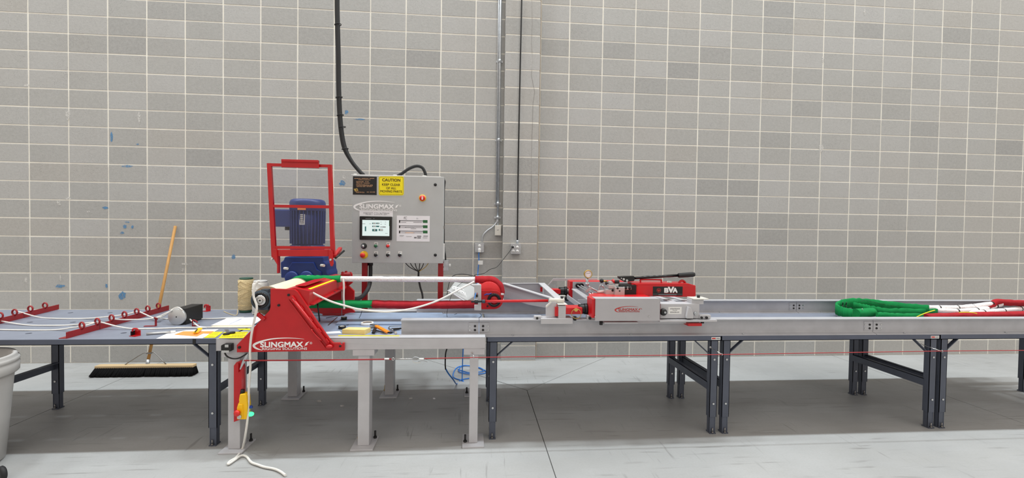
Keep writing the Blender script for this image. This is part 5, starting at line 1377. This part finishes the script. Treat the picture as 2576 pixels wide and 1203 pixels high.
cord('long white rope hanging past the logo plate to a coil on the floor', hang, .0075, sub=6, name='rope')
# ================================================================ WALL ELECTRICS
cw = lambda x, y: (1100 + .24938 * x, 480 + .24938 * y)
def wq(x, y, yy=-.03): return P(*cw(x, y), y=yy)
cd_ = thing('conduit', 'galvanized conduit running down the wall beside the pilaster to a small box', 'conduit', (5.16, -.02, 1.5))
top = P(1259, 0, y=-.03); top.z = 5.6; top.x = P(1258, 60, y=-.03).x
bot = wq(610, 345)
part('pipe', MB().cyl((bot.x, -.03, 5.6), (bot.x, -.03, bot.z + .07), .0135, n=14), 'galv', cd_)
part('pipe', MB().cyl((bot.x - .024, -.022, 5.6), (bot.x - .02, -.022, wq(610, 150).z), .008, n=10), 'galv', cd_)
part('lower_pipe', MB().cyl((bot.x, -.03, bot.z + .09), (bot.x, -.03, bot.z - .005), .011, n=14), 'galv', cd_)
for z in (wq(610, 130).z, wq(610, 270).z, 2.62, 3.55, 4.3):
    part('coupling', MB().cyl((bot.x, -.03, z - .018), (bot.x, -.03, z + .018), .018, n=14), 'galv', cd_)
    part('strap', MB().box((bot.x - .045, -.008, z - .012), (bot.x + .035, -.003, z + .012)), 'galv', cd_)
jbx = part('junction_box', MB().box(wq(581, 452, -.06), wq(643, 350, -.003)), 'offwhite', cd_, 0.003, label='small pale junction box')
part('cover_plate', MB().box(wq(584, 448, -.0625), wq(640, 354, -.06)), 'offwhite', jbx, 0.002)
part('cover_print', MB().bar(wq(602, 392, -.0628), wq(612, 400, -.0628), .004, .0008, (0, 1, 0)).bar(wq(612, 400, -.0628), wq(622, 390, -.0628), .004, .0008, (0, 1, 0)), 'ink_grey', jbx)
part('flexible_conduit', MB().tube([wq(606, 285), wq(598, 320), wq(560, 365), wq(510, 400), wq(470, 440), wq(455, 480), wq(453, 515)], .0105, n=10), 'galv', cd_)
def receptacle(par, x, y, yy, conv, mat='white'):
    c = conv(x, y, yy)
    r = part('receptacle', MB().lathe([(0, -.003), (.0155, -.003), (.017, 0), (0, 0)], c, (0, 1, 0), 20), mat, par)
    part('slots', MB().box(c + V((-.006, -.0036, -.002)), c + V((-.0045, -.003, .006))).box(c + V((.0045, -.0036, -.002)), c + V((.006, -.003, .006))).box(c + V((-.002, -.0036, -.009)), c + V((.002, -.003, -.005))), 'ink_grey', r)
ob = thing('outlet_box', 'galvanized outlet box with a white plug and blue cable below the conduit', 'outlet box', wq(425, 620))
part('box', MB().box(wq(382, 618, -.055), wq(472, 530, -.003)), 'galv', ob, 0.003)
part('cover_plate', MB().box(wq(380, 622, -.058), wq(468, 528, -.055)), 'galv', ob, 0.002)
receptacle(ob, 426, 556, -.058, wq); receptacle(ob, 426, 594, -.058, wq)
for x, y in ((388, 536), (460, 612)):
    c = wq(x, y, -.058); part('screw', MB().cyl(c, c + V((0, -.002, 0)), .004, n=8), 'white', ob)
ec = thing('network_cable', 'blue cable with white plug and tag hanging from the outlet box', 'cable', wq(410, 850, -.07))
part('plug', MB().box(wq(412, 622, -.095), wq(440, 586, -.06)), 'white', ec, 0.004)
part('cable', MB().tube([wq(425, 612, -.075), wq(418, 640, -.08), wq(420, 690, -.075), wq(415, 760, -.08), wq(408, 850, -.09), P(1202, 700, y=-.25), P(1195, 745, y=-.5), V((4.80, -.75, .5)), V((4.78, -.8, .012)), P(1165, 958, z=.006), P(1140, 948, z=.006), P(1150, 925, z=.006), P(1180, 920, z=.006), P(1215, 930, z=.008), P(1222, 938, z=.008), P(1190, 942, z=.012), P(1155, 935, z=.012), P(1165, 920, z=.012), P(1205, 925, z=.014), P(1215, 934, z=.014), P(1180, 938, z=.018), P(1152, 930, z=.018)], .0055, n=8), 'blue_cable', ec)
part('tag', MB().box(wq(412, 745, -.09), wq(460, 705, -.088)), 'white', ec)
qb = thing('outlet_box', 'four socket galvanized outlet box on the pilaster under the black cable', 'outlet box', wq(800, 640, -.14))
part('box', MB().prism([wq(x, y, -.155) for x, y in ((742, 533), (840, 536), (842, 640), (745, 636))], (0, .058, 0)), 'galv', qb, 0.003)
part('cover_plate', MB().box(wq(740, 638, -.158), wq(842, 534, -.155)), 'galv', qb, 0.002)
for x, y in ((766, 570), (808, 570), (766, 608), (808, 610)): receptacle(qb, x, y, -.158, wq)
part('cord_grip', MB().cyl(wq(808, 532, -.125), wq(808, 500, -.125), .014, n=12), 'galv', qb)
dcb = thing('drop_cable', 'straight black cable dropping down the pilaster to the four socket box', 'cable', wq(808, 500, -.125))
dt = P(1312, 0, y=-.12)
part('cable', MB().tube([V((dt.x + .004, -.125, 5.5)), V((dt.x + .002, -.12, dt.z)), P(1308, 200, y=-.12), P(1304, 400, y=-.12), wq(810, 300, -.125), wq(808, 505, -.125)], .0085, n=8), 'black', dcb)
bc2 = thing('power_lead', 'thin black power lead drooping from the four socket box to the tail pulley', 'cable', wq(600, 770, -.2))
part('plug', MB().ball(wq(762, 568, -.18), .017, scale=(1, 1.4, .8)), 'black', bc2)
part('cable', MB().tube([wq(755, 575, -.195), wq(735, 605, -.2), wq(700, 650, -.22), wq(660, 700, -.24), wq(600, 770, -.3), wq(530, 795, -.4), wq(470, 835, -.6), wq(380, 850, -.9), P(1195, 695, y=-1.1), P(1165, 690, y=-1.2), P(1140, 694, y=-1.25), P(1130, 712, y=-1.28), P(1124, 745, y=-1.3)], .0032, n=6), 'black', bc2)

# side box on the cabinet post
sb = thing('switch_box', 'small galvanized switch box fixed to the red cabinet post', 'switch box', P(1124, 682, y=-.78))
part('box', MB().box(P(1114, 682, y=-.80), P(1129, 654, y=-.74)), 'galv', sb, 0.003)
part('toggle', MB().box(P(1129, 670, y=-.78), P(1134, 664, y=-.76)), 'white', sb, 0.002)
for y in (660, 672):
    c = P(1116, y, y=-.80); part('screw', MB().cyl(c, c + V((0, -.002, 0)), .004, n=8), 'black', sb)
part('cable', MB().tube([P(1114, 447, y=-.7), P(1119, 456, y=-.7), P(1118, 470, y=-.7), P(1117, 500, y=-.7), P(1117, 610, y=-.7), P(1120, 640, y=-.75), P(1121, 654, y=-.77)], .008, n=8), 'black', sb)

# ---- black cables of the cabinet
mc = thing('power_cable', 'thick black cable bundle falling from the ceiling to the cabinet top', 'cable', P(905, 440, y=-.75))
KY = -.74
base_ = [(848, -120), (848, 0), (849, 60), (851, 140), (852, 220), (855, 290), (860, 340), (868, 375), (884, 405), (902, 428), (914, 440)]
for du, dy, r in ((-2.2, 0, .0165), (2.8, .02, .0135), (0.5, -.018, .012)):
    part('cable', MB().tube([P(u + du * (1 if v < 380 else .6), v, y=KY + dy) for u, v in base_], r, n=10, sub=5), 'rubber', mc)
for u, v in ((850, 62), (853, 245), (861, 320), (868, 375), (856, 290)):
    part('cable_tie', MB().torus(P(u, v, y=KY), V((.15, 0, -1)), .031, .004, 16, 6), 'black', mc)
lc = thing('loop_cable', 'black cable arching over the cabinet top into a white gland', 'cable', P(1030, 440, y=-.75))
part('cable', MB().tube([P(1000, 443, y=KY), P(1012, 436, y=KY), P(1030, 424, y=KY), P(1048, 418, y=KY), P(1062, 422, y=KY), P(1069, 434, y=KY), P(1071, 442, y=KY)], .0155, n=10), 'rubber', lc)
uc = thing('motor_cable', 'thick black hose curving from under the cabinet to the red head', 'cable', P(930, 664, y=-.8))
part('cable', MB().tube([P(932, 660, y=-.76), P(932, 690, y=-.78), P(930, 715, y=-.85), P(921, 735, y=-.95), P(905, 750, y=-1.08), P(884, 752, y=-1.2), P(874, 748, y=-1.232)], .0195, n=12), 'rubber', uc)
part('collar', MB().cyl(P(932, 668, y=-.76), P(932, 658, y=-.76), .026, n=12), 'black', uc)
wb = thing('cable_whip', 'fan of thin black wires joining into one cable below the cabinet', 'cable', P(1053, 664, y=-.76))
jn = P(1053, 684, y=-.76)
for u, m in ((1020, 'black'), (1032, 'black'), (1044, 'black'), (1056, 'black'), (1066, 'black'), (1078, 'brass')):
    a = P(u, 662, y=-.76); part('wire', MB().tube([a, P(u + (1053 - u) * .35, 673, y=-.76), jn], .0042, n=6), m, wb)
part('cable', MB().tube([jn, P(1053, 700, y=-.76), P(1057, 722, y=-.78), P(1063, 745, y=-.82), P(1062, 775, y=-.9), P(1060, 795, y=-.97)], .0095, n=8), 'rubber', wb)
fk = thing('floor_cable', 'black cable bending to blue that hangs below the frame to the floor', 'cable', P(1140, 960, z=0))
part('upper_run', MB().tube([P(1125, 875, y=-1.5), P(1121, 890, y=-1.5), P(1120, 915, y=-1.5), P(1121, 930, y=-1.5)], .006, n=8), 'black', fk)
part('lower_run', MB().tube([P(1121, 928, y=-1.5), P(1128, 940, y=-1.45), P(1140, 955, y=-1.38), P(1149, 966, z=.006), P(1160, 956, z=.006), P(1180, 952, z=.006)], .006, n=8), 'blue_cable', fk)

# ================================================================ BROOM
br = thing('push_broom', 'wide push broom with black bristles leaning on the block wall', 'broom', (1.49, -.45, 0))
bt_, hb = P(441, 569, y=-.02), P(371, 916, y=-.43)
bx0, bx1 = P(243, 924, y=-.47).x, P(489, 922, y=-.47).x
part('handle', MB().cyl(hb + (hb - bt_).normalized() * .05, bt_, .0145, n=12), 'broom_wood', br)
part('ferrule', MB().cyl(hb + (hb - bt_).normalized() * .05, hb.lerp(bt_, .03), .018, n=12), 'galv', br)
blk = part('head_block', MB().box((bx0, -.50, .08), (bx1, -.425, .108)), 'birch', br, 0.006)
bmb = MB(); rnd = random.Random(2); NX, NY = 46, 4
for i in range(NX):
    for j in range(NY):
        x = bx0 + .012 + (bx1 - bx0 - .024) * i / (NX - 1); y = -.492 + .058 * j / (NY - 1)
        sp_ = (i / (NX - 1) - .5) * .1; 
        bmb.cyl((x, y, .082), (x + sp_ * .6 - .01 + rnd.uniform(-.01, .01), y + (j - 1.5) * .016 - .012 + rnd.uniform(-.006, .006), .004 + rnd.uniform(0, .006)), .012, .017, n=6)
part('bristles', bmb, 'bristle', br, kind='stuff')
k_ = hb.lerp(bt_, .075)
for s in (-1, 1):
    part('brace', MB().tube([k_ + V((s * .02, 0, 0)), k_ + V((s * .06, -.01, -.002)), V((k_.x + s * .2, -.46, .108))], .005, n=6, sub=3), 'steel', br)
part('brace_clamp', MB().bar(k_ + V((-.024, -.012, 0)), k_ + V((.024, -.012, 0)), .014, .014), 'steel', br)

# ================================================================ GREY BIN
bx, by = 1.585, -2.32
bin_ = thing('trash_bin', 'grey plastic bin with a thick rolled rim by the bench', 'bin', (bx, by, 0))
part('body', MB().lathe([(.0, .0), (.225, .0), (.245, .012), (.268, .30), (.288, .57), (.290, .62), (.278, .62), (.256, .30), (.235, .03), (0, .03)], (bx, by, 0), (0, 0, 1), 48), 'bin', bin_)
part('rim', MB().lathe([(.286, .572), (.304, .573), (.312, .582), (.314, .632), (.308, .639), (.308, .645), (.314, .651), (.315, .664), (.310, .672), (.302, .676), (.302, .688), (.296, .696), (.284, .696), (.277, .688), (.275, .60)], (bx, by, 0), (0, 0, 1), 48, closed=True), 'bin', bin_)
part('contents', MB().lathe([(0, .52), (.14, .54), (.22, .51), (.27, .49), (0, .46)], (bx, by, 0), (0, 0, 1), 24), 'bin_in', bin_)
cs_ = P(4, 1192, z=.045)
ct = thing('caster_wheel', 'black rubber caster wheel on the floor in front of the bin', 'wheel', (cs_.x, cs_.y, 0))
part('tyre', MB().lathe([(.02, -.014), (.038, -.014), (.045, -.008), (.045, .008), (.038, .014), (.02, .014)], (cs_.x, cs_.y, .045), (.55, 1, 0), 28, closed=True), 'rubber', ct)
part('hub', MB().cyl(V((cs_.x, cs_.y, .045)) - V((.55, 1, 0)).normalized() * .012, V((cs_.x, cs_.y, .045)) + V((.55, 1, 0)).normalized() * .012, .021, n=16), 'black', ct)
part('fork', MB().bar(V((cs_.x, cs_.y - .02, .045)), V((cs_.x - .06, cs_.y - .03, .085)), .02, .006), 'steel', ct, 0.001)

# ================================================================ PENDANT, SWITCH AND PULL CORD
cpn = lambda x, y: (520 + .28269 * x, 840 + .28269 * y)
def n_(x, y, yy=-2.25): return P(*cpn(x, y), y=yy)
mpz = thing('mounting_plate', 'long red steel plate on the grey post holding the yellow pendant', 'plate', n_(275, 785))
pq = [n_(240, 787, -2.21), n_(240, 285, -2.21), n_(262, 255, -2.21), n_(310, 235, -2.21), n_(310, 760, -2.21)]
part('plate', MB().prism(pq, (0, .012, 0)), 'red', mpz, 0.002)
part('side_flange', MB().prism([n_(305, 238, -2.21), n_(328, 300, -2.21), n_(328, 520, -2.21), n_(318, 760, -2.21), n_(305, 760, -2.21)], (0, .03, 0)), 'red', mpz, 0.002)
part('top_lug', MB().box(n_(270, 345, -2.225), n_(292, 260, -2.21)), 'red', mpz, 0.002)
pd_ = thing('pendant_control', 'yellow pendant control box with red button and green lamp', 'pendant', n_(310, 768))
ybody = [(266, 765), (266, 660), (276, 628), (286, 610), (284, 590), (292, 540), (345, 535), (355, 560), (358, 610), (362, 640), (352, 765)]
pbx = part('housing', MB().prism([n_(x, y, -2.275) for x, y in ybody], (0, .055, 0)), 'pendant_yellow', pd_, 0.006)
part('front_panel', MB().prism([n_(x, y, -2.281) for x, y in ((268, 762), (268, 668), (280, 632), (318, 630), (322, 762))], (0, .008, 0)), 'pendant_yellow', pbx, 0.003)
c = n_(287, 700, -2.281)
part('stop_button', MB().lathe([(0, -.03), (.016, -.028), (.021, -.02), (.021, -.012), (.012, -.008), (.012, 0), (0, 0)], c, V((.35, 1, 0)), 20), 'red_button', pd_)
c2_ = n_(295, 738, -2.281); part('key_switch', MB().cyl(c2_, c2_ + V((0, -.012, 0)), .012, n=14), 'alu', pd_)
part('cable_boot', MB().cyl(n_(318, 535, -2.25), n_(320, 495, -2.25), .015, .012, n=14), 'black', pd_)
part('cord_sleeve', MB().cyl(n_(320, 497, -2.25), n_(320, 395, -2.25), .0075, n=10), 'pane', pd_, label='clear strain sleeve')
part('hang_wire', MB().tube([n_(320, 497, -2.25), n_(319, 430, -2.25), n_(316, 400, -2.25), n_(318, 320, -2.25)], .003, n=6), 'red_cord', pd_)
c = n_(360, 715, -2.25); part('lamp_body', MB().cyl(c, n_(378, 715, -2.25), .012, n=14), 'white', pd_)
part('indicator_lamp', MB().ball(n_(392, 715, -2.25), .0155, scale=(1.4, 1, 1)), 'led', pd_, label='lit green indicator lamp')
part('blue_button', MB().ball(n_(392, 652, -2.25), .011, scale=(1.3, 1, 1)).cyl(n_(358, 652, -2.25), n_(392, 652, -2.25), .008, n=10), 'blue_plastic', pd_)
part('yellow_knob', MB().cyl(n_(352, 618, -2.25), n_(378, 618, -2.25), .012, n=12), 'pendant_yellow', pd_)
rs = thing('pull_switch', 'black cord pull switch box on the end of the grey beam', 'switch', n_(175, 165, -2.22))
bxs = part('box', MB().prism([n_(x, y, -2.235) for x, y in ((125, 165), (125, 105), (150, 92), (217, 92), (217, 155), (200, 160))], (0, .038, 0)), 'black', rs, 0.004)
part('clear_cover', MB().box(n_(130, 170, -2.238), n_(200, 148, -2.235)), 'alu', bxs, 0.001)
part('lens', MB().box(n_(160, 122, -2.238), n_(195, 98, -2.235)), 'alu', bxs, 0.002)
part('cable', MB().tube([n_(160, 170, -2.225), n_(180, 200, -2.23), n_(225, 220, -2.235), n_(275, 220, -2.24), n_(320, 200, -2.24), n_(362, 172, -2.235)], .005, n=8), 'black', rs)
hk = thing('cable_hook', 'bent steel hook at the end of the red pull cord', 'hook', n_(310, 310, -2.25))
part('hook_plate', MB().prism([n_(x, y, -2.24) for x, y in ((370, 170), (345, 195), (318, 240), (292, 318), (302, 318), (330, 265), (352, 240))], (0, .004, 0)), 'galv', hk)
PC = -2.255
rc_ = thing('safety_line', 'thin red safety line stretched along the whole front of the benches', 'safety line', P(1500, 895, y=PC))
left = [P(614, 907, y=PC), P(800, 905.5, y=PC), P(986, 903.5, y=PC)]
right = [P(1068, 902.5, y=PC), P(1200, 899.5, y=PC), P(1500, 896, y=PC), P(1830, 892, y=PC), P(2370, 883.5, y=PC), P(2640, 881.5, y=PC)]
part('cord', MB().tube(left, .003, n=6, sub=2), 'red_cord', rc_)
part('cord', MB().tube([p + V((0, .004, -.006)) for p in left], .002, n=6, sub=2), 'red_cord', rc_)
part('cord', MB().tube(right, .003, n=6, sub=2), 'red_cord', rc_)
part('turnbuckle', MB().cyl(P(992, 903.5, y=PC), P(1042, 903, y=PC), .0028, n=6), 'chrome', rc_)
part('eye_end', MB().torus(P(989, 903.5, y=PC), (0, 1, 0), .0085, .003, 16, 6), 'chrome', rc_)
part('thimble', MB().tube([P(1038, 903, y=PC), P(1044, 898.5, y=PC), P(1056, 902.5, y=PC), P(1044, 907, y=PC)], .0025, n=6, sub=4, closed=True), 'galv', rc_)
for u in (973, 1060): part('sleeve', MB().cyl(P(u - 6, 903.2, y=PC), P(u + 6, 903.2, y=PC), .006, n=10), 'white', rc_)
part('loose_tail', MB().tube([P(1052, 910, y=PC), P(1065, 908, y=PC), P(1075, 911, y=PC)], .0015, n=5), 'steel', rc_)
part('loose_tail', MB().tube([P(1037, 908, y=PC), P(1044, 913, y=PC), P(1058, 913, y=PC)], .0018, n=5), 'offwhite', rc_)
for u, v, yb in ((1192, 899, -2.19), (1816, 892, -2.105), (2369, 884, -2.105)):
    a = P(u, v, y=PC)
    eb_ = part('eye_bolt', MB().torus(a, (1, 0, .15), .0075, .0025, 14, 6).cyl(a + V((-.0, .008, 0)), a + V((-.012, yb - PC, .016)), .003, n=6), 'chrome', rc_)
    part('nut', MB().cyl(a + V((-.012, yb - PC - .006, .016)), a + V((-.012, yb - PC, .016)), .008, n=6), 'chrome', eb_)

# ================================================================ SMALL LITTER UNDER THE BENCH
rnd = random.Random(11)
def scrap(label, u, v, w, mat):
    c = P(u, v, z=0); n = 9; top = []; bot = []
    for k in range(n):
        a = 2 * math.pi * k / n; r = w * rnd.uniform(.6, 1.1)
        bot.append(c + V((math.cos(a) * r, math.sin(a) * r * .7, 0))); top.append(c + V((math.cos(a) * r * .6, math.sin(a) * r * .45, rnd.uniform(.006, .014))))
    mb = MB().add(bot + top, [tuple(range(n, 2 * n))] + [(k, (k + 1) % n, n + (k + 1) % n, n + k) for k in range(n)] + [tuple(range(n - 1, -1, -1))])
    return solo('paper_scrap', mb, mat, label, 'scrap', None)
scrap('crumpled clear wrapper on the shaded floor beside the rear post', 803, 1010, .03, 'bin')
scrap('crumpled pale scrap on the shaded floor behind the middle post', 860, 1022, .022, 'bin')
scrap('flat pale scrap on the floor right of the rear post plate', 1033, 1003, .02, 'bin')
scrap('small white crumb on the floor under the frame end', 1092, 1004, .012, 'paper')
